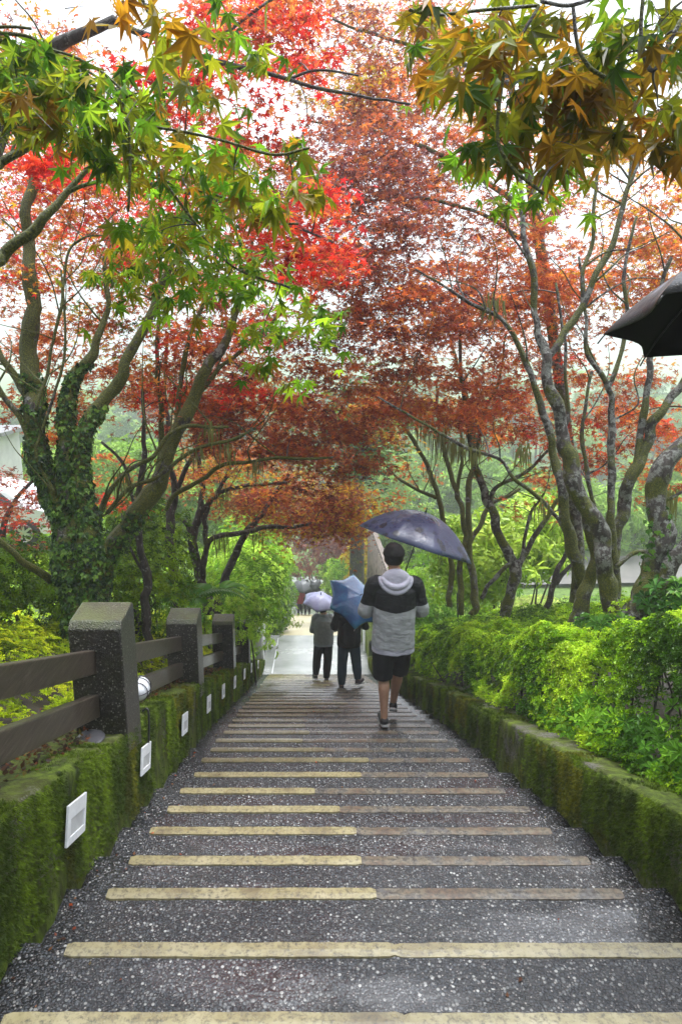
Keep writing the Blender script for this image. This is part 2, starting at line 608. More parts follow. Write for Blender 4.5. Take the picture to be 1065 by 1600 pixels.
# --- ground: one sheet to the horizon, finer near the steps
def build_ground():
    xs = np.unique(np.concatenate([np.linspace(-420, -60, 10), np.linspace(-60, -8, 27), np.linspace(-8, -1.3, 24), [-1.14, -1.10], np.linspace(-1, 1.5, 6),
                                   [1.58, 1.62], np.linspace(1.8, 9, 28), np.linspace(9, 70, 30), np.linspace(70, 470, 10)]))
    ys = np.unique(np.concatenate([np.linspace(-40, -4, 8), np.linspace(-4, 46, 120), np.linspace(46, 120, 30), np.linspace(120, 460, 14)]))
    X, Y = np.meshgrid(xs, ys)
    Z = zground(X, Y)
    P = np.stack([X, Y, Z], -1).reshape(-1, 3)
    bumpy = (fbm(P * [1, 1, 0], .9, 3) - .5) * .16
    mask = ((P[:, 0] < -1.2) | (P[:, 0] > 1.7))
    P[:, 2] += np.where(mask, bumpy, 0)
    nx, ny = len(xs), len(ys)
    i = np.arange(ny - 1)[:, None] * nx + np.arange(nx - 1)[None]
    F = np.stack([i, i + 1, i + 1 + nx, i + nx], -1).reshape(-1, 4)
    o = mesh_np('ground', P, F, M['ground'])
    tag(o, None, None, kind='structure')
build_ground()

# --- first flight of steps
NOSE = [1.470, 1.835, 2.252, 2.586, 2.974, 3.332, 3.706, 4.109, 4.550]
while NOSE[-1] < 12.75: NOSE.append(NOSE[-1] + .384 + rng.uniform(-.02, .02))
NOSE[-1] = 13.05
NOSE = [1.470 - .384 * k for k in range(11, 0, -1)] + NOSE

def tread_grid(y0, y1, z, x0, x1, cell, amp=.003, seed=0):
    nx = max(2, int((x1 - x0) / cell)); ny = max(2, int((y1 - y0) / cell))
    xs = np.linspace(x0, x1, nx + 1); ys = np.linspace(y0, y1, ny + 1)
    X, Y = np.meshgrid(xs, ys)
    P = np.stack([X, Y, np.zeros_like(X)], -1).reshape(-1, 3)
    dz = (fbm(P, 5, seed) - .5) * 2 * amp
    edge = (P[:, 1] > y1 - 1e-6)
    P[:, 2] = z + dz - edge * .004
    P[:, 1] += edge * (fbm(P, 9, seed + 4) - .5) * .010
    i = np.arange(ny)[:, None] * (nx + 1) + np.arange(nx)[None]
    F = np.stack([i, i + 1, i + 2 + nx, i + 1 + nx], -1).reshape(-1, 4)
    front = (np.arange(nx + 1) + ny * (nx + 1))
    return P, F, P[front]

g = G()
steps_z = []
prev = NOSE[0] - .384
for k, y in enumerate(NOSE):
    z = float(zpath(y))
    steps_z.append((prev, y, z))
    cell = .035 if 0.5 < y < 3.2 else .08
    P, F, fr = tread_grid(prev - .02, y, z, XL - .03, XR + .03, cell, seed=3)
    g.add(P, F)
    zn = float(zpath(NOSE[k + 1])) if k + 1 < len(NOSE) else float(zpath(13.1)) - .1
    low = fr.copy(); low[:, 2] = zn - .03; low[:, 1] -= .012
    n = len(fr)
    i = np.arange(n - 1)
    g.add(np.vstack([fr, low]), np.stack([i, i + n, i + n + 1, i + 1], -1))
    prev = y
steps = g.build('steps', M['agg'], None, smooth=False)
tag(steps, None, None, kind='structure')

def strip_mesh(x0, x1, y1, w, z, seed, th=.005):
    n = max(6, int((x1 - x0) / .02))
    xs = np.linspace(x0, x1, n)
    q = np.stack([xs, np.full(n, y1), np.zeros(n)], 1)
    ya = y1 - w + (fbm(q, 22, seed) - .5) * .006
    yb = np.full(n, y1 - .004) + (fbm(q, 25, seed + 9) - .5) * .008
    # rounded ends
    e = np.minimum(1, np.minimum(xs - x0, x1 - xs) / .012)
    mid = (ya + yb) / 2
    ya = mid + (ya - mid) * (.78 + .22 * e); yb = mid + (yb - mid) * (.78 + .22 * e)
    V = []
    for yy, zz in ((ya, z - .006), (ya + .004, z + th), ((ya + yb) / 2, z + th + .0012), (yb - .003, z + th), (yb, z - .006)):
        V.append(np.stack([xs, yy, np.full(n, zz)], 1))
    V = np.vstack(V)
    F = []
    i = np.arange(n - 1)
    for r_ in range(4):
        F.append(np.stack([r_ * n + i, r_ * n + i + 1, (r_ + 1) * n + i + 1, (r_ + 1) * n + i], -1))
    return V, np.vstack(F)

for k, (y0, y1, z) in enumerate(steps_z):
    if y1 < .6: continue
    a, b = -.762 + rng.uniform(-.012, .012), 1.232 + rng.uniform(-.012, .012)
    if abs(y1 - 1.47) < .01 or abs(y1 - 1.835) < .01: b = 1.33
    sp = .262 + (rng.uniform(-.03, .03) if y1 < 3.4 else rng.uniform(-.3, .3))
    if abs(y1 - 3.332) < .01: sp = .19
    if abs(y1 - 1.47) < .01: a = -.80
    near = y1 < 9
    w = .064 if y1 < 7 else .07
    V, F = strip_mesh(a, sp, y1, w, z, k, .0055)
    g1 = G().add(V, F); g1.build('tread_strip', M['strip'] if y1 < 4.3 else M['strip_far'], steps)
    V, F = strip_mesh(sp + .0, b, y1, w, z, k + 50, .003)
    G().add(V, F).build('tread_strip', (M['strip_wet'] if y1 > 4.3 else M['strip_worn']) if y1 > 2 else M['strip'], steps)

# --- landing, second flight, lower path
def mat_concrete(name, c0, c1, rough=.25):
    m, nt, out = newmat(name)
    c = coord(nt)
    n1 = noise(nt, c, 1.1, 5, .6); n2 = noise(nt, c, 40, 4, .7)
    col = ramp(nt, n1, [(.35, c0), (.65, c1)])
    col = mixc(nt, ramp(nt, n2, [(.5, 0), (.75, .35)]), col, tuple(x * .5 for x in c0))
    princ(nt, out, col, ramp(nt, n1, [(.4, rough * .9), (.6, rough * 1.1)]), bump(nt, n2, .25, .004), .55, coat=.4)
    return m
M['conc'] = mat_concrete('wet_pale_concrete', (.20, .205, .205), (.34, .345, .34))
M['conc2'] = mat_concrete('wet_asphalt', (.10, .095, .09), (.16, .15, .14), .8)
M['plank'] = mat_concrete('wet_cream_step', (.30, .26, .14), (.46, .41, .25), .5)
def ribbon(name, x0, x1, ys, mat, dz=0):
    xs = np.linspace(x0, x1, 12)
    X, Y = np.meshgrid(xs, ys)
    Z = zpath(Y) + dz
    P = np.stack([X, Y, Z], -1).reshape(-1, 3)
    nx, ny = len(xs), len(ys)
    i = np.arange(ny - 1)[:, None] * nx + np.arange(nx - 1)[None]
    o = mesh_np(name, P, np.stack([i, i + 1, i + 1 + nx, i + nx], -1).reshape(-1, 4), mat, smooth=False)
    tag(o, None, None, kind='structure')
    return o
landing = ribbon('landing', XL - .03, XR + .03, np.linspace(13.05, 16.8, 12), M['conc'], -.015)
G().box((-.70, 14.8, float(zpath(14.8)) - .011), (.02, 3.3, .02), rotx(-math.atan(.2))).build('joint', M['grey_in'], landing)
g = G(); gs = G()
y = 16.8
while y < 29.5:
    y2 = y + .40
    z = float(zpath(y2))
    g.box(((XL + XR) / 2, (y + y2) / 2, z - .20), (XR - XL + .06, .40, .40))
    gs.box(((XL + XR) / 2 - .05, y2 - .10, z + .001), (XR - XL - .55 + rng.uniform(-.1, .1), .17, .012))
    y = y2
lf = g.build('lower_steps', M['conc2'])
tag(lf, None, None, kind='structure')
gs.build('tread_strip', M['plank'], lf)
ribbon('path', XL - .03, XR + .03, np.linspace(29.55, 47, 20), M['conc'], -.02)

# --- road on the right below the slope
def build_road():
    xs = np.linspace(4.5, 60, 40); V = []
    for x in xs:
        yc = 26.2 + .06 * (x - 5)
        for dy in (-1.7, 1.7):
            V.append((x, yc + dy, float(zground(x, 26)) + .06 * 1 + .10))
    n = len(xs)
    F = [[2 * i, 2 * i + 2, 2 * i + 3, 2 * i + 1] for i in range(n - 1)]
    o = mesh_np('road', V, F, M['conc2'])
    tag(o, None, None, kind='structure')
build_road()

# ================================================================ WALLS
def wall_mesh(face, back, side, ytop, name, mat, base=.25):
    """face: x towards the steps; ytop(Y)->top z; profile swept along Y with a bumpy mossy skin"""
    ys = np.unique(np.concatenate([np.arange(-3, 1, .15), np.arange(1, 6, .035), np.arange(6, 14.3, .09)]))
    V = []
    n_f, n_t = 16, 8
    s = 1 if side > 0 else -1          # +1 : wall on the right, face looks to -x
    rows = []
    for Y in ys:
        zt = float(ytop(Y)); zb = float(zpath(Y)) - base - .2
        r = []
        for i in range(n_f): 
            t = i / (n_f - 1)
            r.append((face, Y, zb + (zt - .012 - zb) * t))
        for i in range(n_t):
            t = (i + .3) / (n_t - 1 + .3)
            r.append((face + (back - face) * t, Y, zt))
        r.append((back, Y, zt - .02)); r.append((back, Y, zb))
        rows.append(r)
    V = np.array(rows).reshape(-1, 3)
    m = len(rows[0])
    d = (fbm(V * [1, 1, .7], 7, 21, 3) - .5) * .045 + (fbm(V, 30, 5, 2) - .5) * .016
    isface = np.tile(np.arange(m) < n_f, len(ys))
    istop = np.tile((np.arange(m) >= n_f) & (np.arange(m) < n_f + n_t), len(ys))
    V[:, 0] += np.where(isface, -s * np.clip(d, -.012, 1), 0)
    V[:, 2] += np.where(istop, d * .8, 0)
    i = np.arange(len(ys) - 1)[:, None] * m + np.arange(m - 1)[None]
    F = np.stack([i, i + 1, i + 1 + m, i + m], -1).reshape(-1, 4)
    return V, F

def ytop_l(Y):
    d = (Y + .247 * .9) / .9368
    q = np.interp(Y, [-3, 3.25, 3.5, 5.4, 5.65, 8.0, 8.3, 10.5, 13.6], [.60, .60, .555, .575, .60, .64, .60, .68, .80])
    return -.408 * np.asarray(Y) - 1.067 * q - (0 if Y < 6 else .022 * (Y - 6))
def ytop_r(Y):
    return -.408 * np.asarray(Y) - 1.067 * .74 - (0 if Y < 6 else .022 * (Y - 6))

wl = empty('stone_wall', (XL, 4, 0), 'low retaining wall under the wooden fence, thick with bright moss and set with white step lights', 'wall')
V, F = wall_mesh(XL, XL - .34, -1, ytop_l, 'w', M['moss'])
mesh_np('wall_body', V, F, M['moss'], wl)
wr = empty('stone_wall', (XR, 4, 0), 'low mossy kerb wall with a bare pitted grey top along the clipped green hedge', 'wall')
V, F = wall_mesh(XR, XR + .24, 1, ytop_r, 'w', M['moss_bare'])
mesh_np('wall_body', V, F, M['moss_bare'], wr)

# moss fuzz on the walls: small hanging tufts
tuftV = np.array([[-.12, 0, 0], [.12, 0, 0], [.05, .1, .55], [-.05, .25, 1.0], [.3, .05, 0], [.45, .3, .7], [.15, .0, .05], [-.3, .05, 0], [-.45, .25, .6], [-.15, 0, .03]])
tuftF = [[0, 1, 2], [0, 2, 3], [4, 5, 6], [7, 9, 8]]
def moss(parent, face, side, ytop, ylo, yhi, n, dens, topw, seed):
    r = np.random.default_rng(seed)
    Y = ylo + (yhi - ylo) * r.random(n) ** 1.6
    zt = np.array([float(ytop(y)) for y in Y])
    zb = zpath(Y) - .02
    t = r.random(n) ** .8
    z = zb + (zt - zb) * t
    P = np.stack([np.full(n, face), Y, z], 1)
    nrm = np.tile([-side * 1.0, 0, -.9], (n, 1)) + r.normal(0, .35, (n, 3))
    k = int(n * .30)          # some of them on the top
    P[:k, 0] = face + side * topw * r.random(k) ** 1.5
    P[:k, 2] = zt[:k]
    nrm[:k] = np.array([0, 0, 1.0]) + r.normal(0, .5, (k, 3))
    d1 = fbm(P * [1, 1, .35], 5.5, seed, 3)
    keep = d1 + r.normal(0, .05, n) > dens
    keep[:k] &= (fbm(P[:k], 3.0, seed + 3, 3) > .5)
    P, nrm, d1 = P[keep], nrm[keep], d1[keep]
    dd = P[:, 1]
    S = r.uniform(.008, .021, len(P)) * (1 + .12 * np.maximum(dd - 3, 0))
    Mx = frames(nrm, r.uniform(0, 2 * PI, len(P)))
    V, F = scatter(tuftV, tuftF, P, Mx, S)
    u = fbm(P * [1, 1, .3], 9, seed + 7, 3) + r.normal(0, .08, len(P))
    u = np.clip((u - .38) / .42 + .35 * (t[keep] - .6), 0, 1)[:, None]
    c = (1 - u) * np.array([.035, .06, .005]) + u * np.array([.17, .26, .012])
    br = (fbm(P, 2.2, seed + 12) > .58)[:, None]
    c = np.where(br, c * np.array([1.25, .85, 1.0]), c)
    mesh_np('moss', V, F, M['mosstuft'], parent, smooth=False, col=np.repeat(c, len(tuftV), 0))
moss(wl, XL + .012, -1, ytop_l, .8, 13.9, 90000, .42, .22, 31)
moss(wr, XR - .012, 1, ytop_r, .9, 13.9, 70000, .46, .16, 47)

# leaf litter on the left wall top, fallen leaves and twigs on the steps
def litter(name, P, nrm, S, cols, seed):
    r = np.random.default_rng(seed)
    tV = np.array([[0, 0, 0], [.3, .35, .05], [0, 1, .15], [-.3, .4, .02], [.55, .8, .1], [-.55, .75, .12]])
    tF = [[0, 1, 2], [0, 2, 3], [0, 4, 1], [0, 3, 5]]
    Mx = frames(nrm, r.uniform(0, 2 * PI, len(P)))
    V, F = scatter(tV, tF, P, Mx, S)
    c = np.array(cols)[r.integers(0, len(cols), len(P))] * r.uniform(.6, 1.3, (len(P), 1))
    return mesh_np(name, V, F, M['leaf'], None, smooth=False, col=np.repeat(c, len(tV), 0))
n = 5200
Y = rng.uniform(.8, 8, n); x = XL - .10 - rng.random(n) * .5
z = np.array([float(ytop_l(y)) for y in Y]) + .006 + rng.random(n) * .03
o = litter('leaf_litter', np.stack([x, Y, z], 1), np.array([0, 0, 1]) + rng.normal(0, .45, (n, 3)), rng.uniform(.012, .035, n),
           [(.06, .03, .015), (.10, .04, .02), (.03, .02, .012), (.16, .05, .02), (.12, .10, .03), (.05, .03, .02)], 3)
tag(o, 'brown fallen leaves and dirt on top of the wall under the fence rails', 'leaf litter', kind='stuff')
n = 240
t = rng.random(n)
k = rng.integers(12, len(NOSE) - 6, n)
yy = np.array([NOSE[i] - rng.uniform(.03, .34) for i in k]); zz = np.array([float(zpath(NOSE[i])) for i in k]) + .006
xx = np.where(rng.random(n) < .72, XL + .03 + rng.random(n) ** 2 * .35, rng.uniform(XL, XR, n))
o = litter('fallen_leaves', np.stack([xx, yy, zz], 1), np.array([0, 0, 1]) + rng.normal(0, .12, (n, 3)), rng.uniform(.008, .026, n),
           [(.20, .08, .03), (.10, .04, .02), (.30, .06, .02), (.12, .09, .04)], 8)
tag(o, 'small brown fallen leaves scattered along the foot of the mossy wall', 'fallen leaves', kind='stuff')

# ================================================================ FENCE on the left wall
fence = empty('fence', (XL - .13, 3.3, -2.0), 'pebble-dashed square posts joined by pairs of weathered grey planks on the mossy wall', 'fence')
post_d = [1.02, 3.39, 5.76, 8.58, 10.95]
post_Y = []
def zq(Y, q):
    return -.408 * Y - 1.067 * q - (0 if Y < 6 else .022 * (Y - 6))
for i, d in enumerate(post_d):
    Yf = .9368 * d - .03                  # front face
    post_Y.append(Yf)
    ytp = zq(Yf, .045); yb = zq(Yf, .60) + .13
    x1, x0 = XL + .018, XL - .245
    ln = .27
    poly = [(Yf, yb - .25), (Yf + ln, yb - .25 - .1), (Yf + ln, ytp + .012), (Yf + ln - .03, ytp + .032), (Yf + .035, ytp + .012), (Yf, ytp - .022)]
    gg = G().prism(poly, x0, x1, 0)
    p = gg.build('post', M['post'], fence, bevel=.009)
for i in range(-1, len(post_Y) - 1):
    a = post_Y[i] + .20 if i >= 0 else -1.4
    b = post_Y[i + 1] + .06
    if i == -1: a = post_Y[0] - 2.2 + .27
    for (q0, q1) in ((.168, .290), (.395, .515)):
        xw = XL - .115
        th = .05
        z0a, z0b = zq(a, q0 * 1.0), zq(b, q0)
        z1a, z1b = zq(a, q1), zq(b, q1)
        V = []
        for (yy, zt, zb) in ((a, z0a, z1a), (b, z0b, z1b)):
            for xx in (xw, xw - th):
                V += [(xx, yy, zt), (xx, yy, zb)]
        F = [[0, 1, 5, 4], [2, 6, 7, 3], [0, 4, 6, 2], [1, 3, 7, 5], [0, 2, 3, 1], [4, 5, 7, 6]]
        G().add(V, F).build('rail', M['wood'], fence, bevel=.006)

# step lights on the wall
def step_light(d, q, first, name='step_light'):
    x = XL + .014
    c = at(477 - .935 * F_PX / (d - .10), 963 + q * F_PX / (d - .10), d - .10)
    c[0] = x + .018
    rot = rotx(-math.atan(.408))
    t = empty(name, tuple(c), 'x', 'step light', 'white step lights in the left wall')
    L, H = .215, .150
    # plate with an opening
    g = G()
    for (cy, cz, ly, lz) in ((0, .047, L, .056), (0, -.060, L, .030), (-.090, -.013, .035, .064), (.098, -.013, .019, .064)):
        g.box((0, cy, cz), (.010, ly, lz))
    def place(o):
        o.rotation_euler = (-math.atan(.408), 0, 0)
    me = g.build('plate', M['white_dirty'], None, bevel=.0015); me.parent = t; place(me)
    o = G().box((-.001, .008, -.013), (.004, .165, .068)).build('recess', M['grey_in'], None); o.parent = t; place(o)
    return t
LT = [(2.78, .795, 'largest white step light, in the mossy wall below the nearest fence planks'),
      (3.95, .80, 'white step light with a black cable above it just past the biggest fence post'),
      (5.20, .80, 'white step light in the mossy wall midway between the first two fence posts'),
      (6.47, .815, 'white step light just past the second fence post, fourth down the steps'),
      (7.60, .82, 'small white step light below the far half of the second fence bay'),
      (8.82, .84, 'small white step light right beside the third fence post'),
      (10.2, .85, 'tiny white step light just past the third fence post'),
      (11.5, .86, 'tiny white step light just past the last fence post, second from the landing'),
      (13.1, .92, 'last and smallest white step light, at the foot of the stairs')]
for i, (d, q, lb) in enumerate(LT):
    t = step_light(d, q, i == 0)
    t['label'] = lb

# caged bulkhead lamp, cable, flat stone
c = at(226, 1076, 4.02)
c[0] = XL - .045
lamp = empty('bulkhead_lamp', tuple(c), 'white oval lamp in a black wire cage lying on the wall behind the big post', 'lamp')
G().ell((0, 0, 0), (.062, .085, .066), 24, 16).build('globe', M['glass_w'], None, True).parent = lamp
g = G()
for a in (0, PI / 2):
    pts = [(.066 * math.sin(t) * math.cos(a), .089 * math.cos(t), .070 * math.sin(t) * math.sin(a) if a else 0) for t in np.linspace(0, 2 * PI, 40)]
    if a: pts = [(0, .089 * math.cos(t), .070 * math.sin(t)) for t in np.linspace(0, 2 * PI, 40)]
    g.tube(pts, .0025, 6)
for yy in (-.045, .0, .045):
    k = math.sqrt(1 - (yy / .09) ** 2)
    g.tube([(.067 * k * math.cos(t), yy, .071 * k * math.sin(t)) for t in np.linspace(0, 2 * PI, 36)], .0025, 6)
g.build('wire_cage', M['black_wire'], None, True).parent = lamp
c = at(221, 1140, 3.9); c[0] = XL + .03
g = G().tube([(-.03, .03, .10), (-.005, .03, .115), (.006, .02, .09), (.008, .0, .0), (.006, -.02, -.07)], .006, 8, res=6)
o = g.build('cable', M['black_wire'], None, True); o.location = tuple(c)
tag(o, 'short black cable running down to the white step light by the big post', 'cable')
c = at(168, 1137, 3.32)
zc = float(ytop_l(c[1])) + .004
V = G().ell((0, 0, 0), (.07, .09, .010), 16, 8)
vv = V.v[0]; vv += ((fbm(vv, 20, 3) - .5)[:, None] * .012)
o = V.build('flat_stone', mat_simple('slate', (.045, .045, .05), .35, nscale=20), None, True)
o.location = (XL - .12, c[1], zc)
tag(o, 'flat grey stone lying at the foot of the big fence post', 'stone')

# white parapet beside the second flight, white handrail opposite
g = G()
ya, yb = 15.1, 20.6
def zsl(Y, q): return -.408 * Y - 1.067 * q
V = []
for (yy, zt) in ((ya, zsl(ya, .25)), (yb, zsl(yb, -.78))):
    for xx in (XL - .10, XL - .26):
        V += [(xx, yy, zt), (xx, yy, float(zpath(yy)) - .5)]
g.add(V, [[0, 1, 5, 4], [2, 6, 7, 3], [0, 4, 6, 2], [1, 3, 7, 5], [0, 2, 3, 1], [4, 5, 7, 6]])
par = empty('parapet', (XL - .18, 15, -7), 'pale white painted parapet wall beside the landing and lower steps', 'parapet')
g.build('panel', M['white_paint'], par, bevel=.01)
z15 = float(zpath(14.6))
G().box((XL - .16, 14.6, z15 + .30), (.26, .22, 1.05)).build('end_post', M['white_paint'], par, bevel=.012)
G().box((XL - .15, 14.485, z15 + .30), (.16, .02, .75)).build('recess_panel', M['grey_in'], par)
hr = empty('handrail', (XR + .02, 15.3, float(zpath(15.3))), 'white bent tube handrail at the landing beyond the walking man', 'handrail')
zz0 = float(zpath(15.2))
G().tube([(XR - .02, 14.9, zz0 + .08), (XR - .03, 14.95, zz0 + .4), (XR - .04, 15.1, zz0 + .75), (XR - .04, 15.6, zz0 + .72), (XR - .04, 19.5, float(zpath(19.5)) + .85)], .03, 8, res=6).build('rail', M['white_paint'], hr, True)
for yy in (15.8, 17.2, 18.6):
    G().tube([(XR - .04, yy, float(zpath(yy)) - .1), (XR - .04, yy, float(zpath(yy)) + .85 - (.15 if yy < 16 else 0))], .026, 8).build('post', M['white_paint'], hr, True)

# low green banks that close the walls of the lower flight
def lower_bank(x0, x1, y0, y1, hf, label, name='stone_wall'):
    ys = np.arange(y0, y1, .25); r = []
    for Y in ys:
        z = float(zpath(Y))
        r.append([(x0, Y, z - .5), (x0, Y, z + hf), (x1, Y, z + hf + .02), (x1, Y, z - .5)])
    V = np.array(r).reshape(-1, 3)
    V[:, 0] += (fbm(V, 3, 5) - .5) * .05
    i = np.arange(len(ys) - 1)[:, None] * 4 + np.arange(3)[None]
    o = mesh_np(name, V, np.stack([i, i + 1, i + 5, i + 4], -1).reshape(-1, 4), M['moss'], loc=(x0, y0, 0))
    tag(o, label, 'wall')
lower_bank(XL - .02, XL - .45, 20.8, 44, .55, 'far mossy wall on the fern side of the lower flight')
lower_bank(XR + .02, XR + .40, 14.3, 44, .45, 'far mossy wall beside the white handrail and lower flight')

# timber palisade and big cedar behind the walking man
pf = empty('palisade', (1.95, 17, -7), 'tall brown log palisade running away behind the head of the walking man', 'palisade fence')
y = 14.6
k = 0
wood_d = mat_simple('palisade_log', (.13, .105, .085), .6, nscale=9, nvar=.5, bstr=.5, bscale=30)
while y < 19.4:
    r_ = .10 + rng.uniform(-.01, .01)
    zt = -5.02 + rng.uniform(-.02, .02)
    zb = float(zground(1.95, y)) - .1
    G().tube([(1.92, y, zb), (1.92, y, zt)], r_, 8, noise=.1, seed=k).build('log', wood_d, pf, True)
    y += .205; k += 1
G().box((1.92, 17.0, -4.985), (.12, 4.95, .045)).build('coping', mat_simple('coping', (.15, .12, .10), .5, nscale=10), pf, bevel=.008)
# ================================================================ VEGETATION TEMPLATES
def maple_template(lobes=7, fold=.05, droop=.16, spread=2.35, lens=None):
    """palmate leaf, petiole at the origin, pointing +y, ~1 unit long"""
    if lens is None:
        lens = [.40, .72, .94, 1.05, .94, .72, .40] if lobes == 7 else [.62, .9, 1.0, .9, .62]
    angs = np.linspace(-spread, spread, lobes) * .96
    V = [(0, 0, 0)]; F = []
    tips, vals = [], []
    for i, (a, l) in enumerate(zip(angs, lens)):
        V.append((math.sin(a) * l, math.cos(a) * l, -droop * l * l)); tips.append(len(V) - 1)
    for i in range(lobes - 1):
        a = (angs[i] + angs[i + 1]) / 2; l = min(lens[i], lens[i + 1]) * .43
        V.append((math.sin(a) * l, math.cos(a) * l, fold * .35)); vals.append(len(V) - 1)
    a = angs[0] - .25; V.append((math.sin(a) * .1, math.cos(a) * .1, 0)); first = len(V) - 1
    a = angs[-1] + .25; V.append((math.sin(a) * .1, math.cos(a) * .1, 0)); last = len(V) - 1
    mids = []
    for i in range(lobes):
        l = lens[i] * .5; a = angs[i]
        V.append((math.sin(a) * l, math.cos(a) * l, -droop * l * l - fold * .5 * lens[i])); mids.append(len(V) - 1)
    for i in range(lobes):
        L = vals[i - 1] if i > 0 else first
        Rr = vals[i] if i < lobes - 1 else last
        F += [[0, L, mids[i]], [0, mids[i], Rr], [L, tips[i], mids[i]], [mids[i], tips[i], Rr]]
    return np.array(V), np.array(F)
def star_template():
    lens = [.62, .9, 1.0, .9, .62]; angs = np.linspace(-2.0, 2.0, 5)
    V = [(0, 0, 0)]
    F = []
    for i in range(5):
        a, l = angs[i], lens[i]
        V.append((math.sin(a) * l, math.cos(a) * l, -.18 * l))
        for s in (-1, 1):
            V.append((math.sin(a + s * .42) * l * .40, math.cos(a + s * .42) * l * .40, .04))
        b = 1 + i * 3
        F += [[0, b + 1, b], [0, b, b + 2]]
    return np.array(V), np.array(F)
def whorl_template(n=6, w=.16, up=.5, bend=.25, seed=0, tw=0):
    r = np.random.default_rng(seed)
    V, F = [], []
    for i in range(n):
        a = 2 * PI * i / n + r.uniform(-.25, .25)
        e = up + r.uniform(-.3, .3)
        l = r.uniform(.7, 1.05)
        d = np.array([math.cos(a) * math.cos(e), math.sin(a) * math.cos(e), math.sin(e)])
        s = np.array([-math.sin(a), math.cos(a), 0]) * w * l
        b = len(V)
        mid = d * l * .55 + np.array([0, 0, .05])
        V += [tuple(d * .05), tuple(mid + s + [0, 0, .04]), tuple(mid - s + [0, 0, .04]), tuple(d * l - [0, 0, bend * l])]
        F += [[b, b + 1, b + 3], [b, b + 3, b + 2]]
    return np.array(V), np.array(F)
def narrow_template(n=5, w=.10):
    V, F = [], []
    for i in range(n):
        a = 2 * PI * i / n + .3 * (i % 2)
        l = 1.0
        d = np.array([math.cos(a), math.sin(a), 0])
        s = np.array([-math.sin(a), math.cos(a), 0]) * w
        b = len(V)
        V += [(0, 0, 0), tuple(d * .35 + s + [0, 0, .12]), tuple(d * .35 - s + [0, 0, .12]), tuple(d * .75 + s * .7 + [0, 0, -.1]), tuple(d * .75 - s * .7 + [0, 0, -.1]), tuple(d * .95 + [0, 0, -.45])]
        F += [[b, b + 1, b + 2], [b + 1, b + 3, b + 2], [b + 2, b + 3, b + 4], [b + 3, b + 5, b + 4]]
    return np.array(V), np.array(F)
ivyV = np.array([[0, 0, 0], [.45, .05, .05], [.5, .45, 0], [.22, .5, .08], [0, 1, -.1], [-.22, .5, .08], [-.5, .45, 0], [-.45, .05, .05]])
ivyF = np.array([[0, 1, 2], [0, 2, 3], [0, 3, 4], [0, 4, 5], [0, 5, 6], [0, 6, 7]])
LEAF7 = maple_template(7, fold=.07, droop=.26); LEAF5 = maple_template(5, spread=1.95); STAR = star_template()
WH = [whorl_template(7, seed=1), whorl_template(6, .2, .35, seed=2), whorl_template(8, .13, .6, seed=3)]

PAL = {
 'red':    [(.50, .030, .015), (.42, .02, .02), (.55, .07, .02), (.33, .02, .02)],
 'orange': [(.44, .115, .025), (.47, .15, .03), (.38, .075, .022), (.44, .18, .03), (.30, .055, .022)],
 'rust':   [(.30, .070, .025), (.24, .055, .025), (.35, .095, .025), (.18, .040, .025), (.38, .13, .03)],
 'brown':  [(.18, .045, .030), (.14, .036, .032), (.22, .058, .030), (.27, .085, .030), (.10, .032, .032)],
 'plum':   [(.10, .035, .045), (.14, .05, .05), (.19, .07, .06), (.22, .06, .03)],
 'gold':   [(.40, .26, .02), (.34, .26, .02), (.44, .22, .02), (.30, .18, .015)],
 'amber':  [(.24, .13, .008), (.20, .14, .008), (.28, .12, .008), (.16, .10, .008)],
 'green':  [(.06, .14, .008), (.09, .18, .008), (.13, .20, .010), (.04, .10, .006), (.17, .20, .010)],
 'olive':  [(.19, .20, .008), (.15, .18, .008), (.23, .18, .008), (.11, .13, .006), (.24, .13, .008)],
 'lime':   [(.14, .28, .010), (.20, .31, .012), (.10, .22, .010)],
}

def leaves_at(P, size, key, seed, tilt=.6, drop=0.0, cj=.22):
    """maple leaves at points P"""
    r = np.random.default_rng(seed)
    n = len(P)
    nrm = np.array([0, 0, 1.0]) + r.normal(0, tilt, (n, 3))
    nrm[:, 2] = np.abs(nrm[:, 2]) * (1 - drop) + .02
    Mx = frames(nrm, PI + r.normal(0, .9, n) if drop > 0 else r.uniform(0, 2 * PI, n))
    keys = key if isinstance(key, (list, tuple)) else [key]
    pal = np.array(PAL[keys[0]])
    cols = pal[r.integers(0, len(pal), n)]
    for kk in keys[1:]:
        p2 = np.array(PAL[kk]); sw = r.random(n) < .14
        cols = np.where(sw[:, None], p2[r.integers(0, len(p2), n)], cols)
    cols = cols * (1 + r.normal(0, cj, (n, 1)))
    Mx = Mx * np.stack([r.uniform(.84, 1.08, n), r.uniform(.85, 1.1, n), r.uniform(.3, 2.2, n)], 1)[:, None, :]
    return Mx, np.clip(cols, .004, .9), size * r.uniform(.65, 1.15, n)

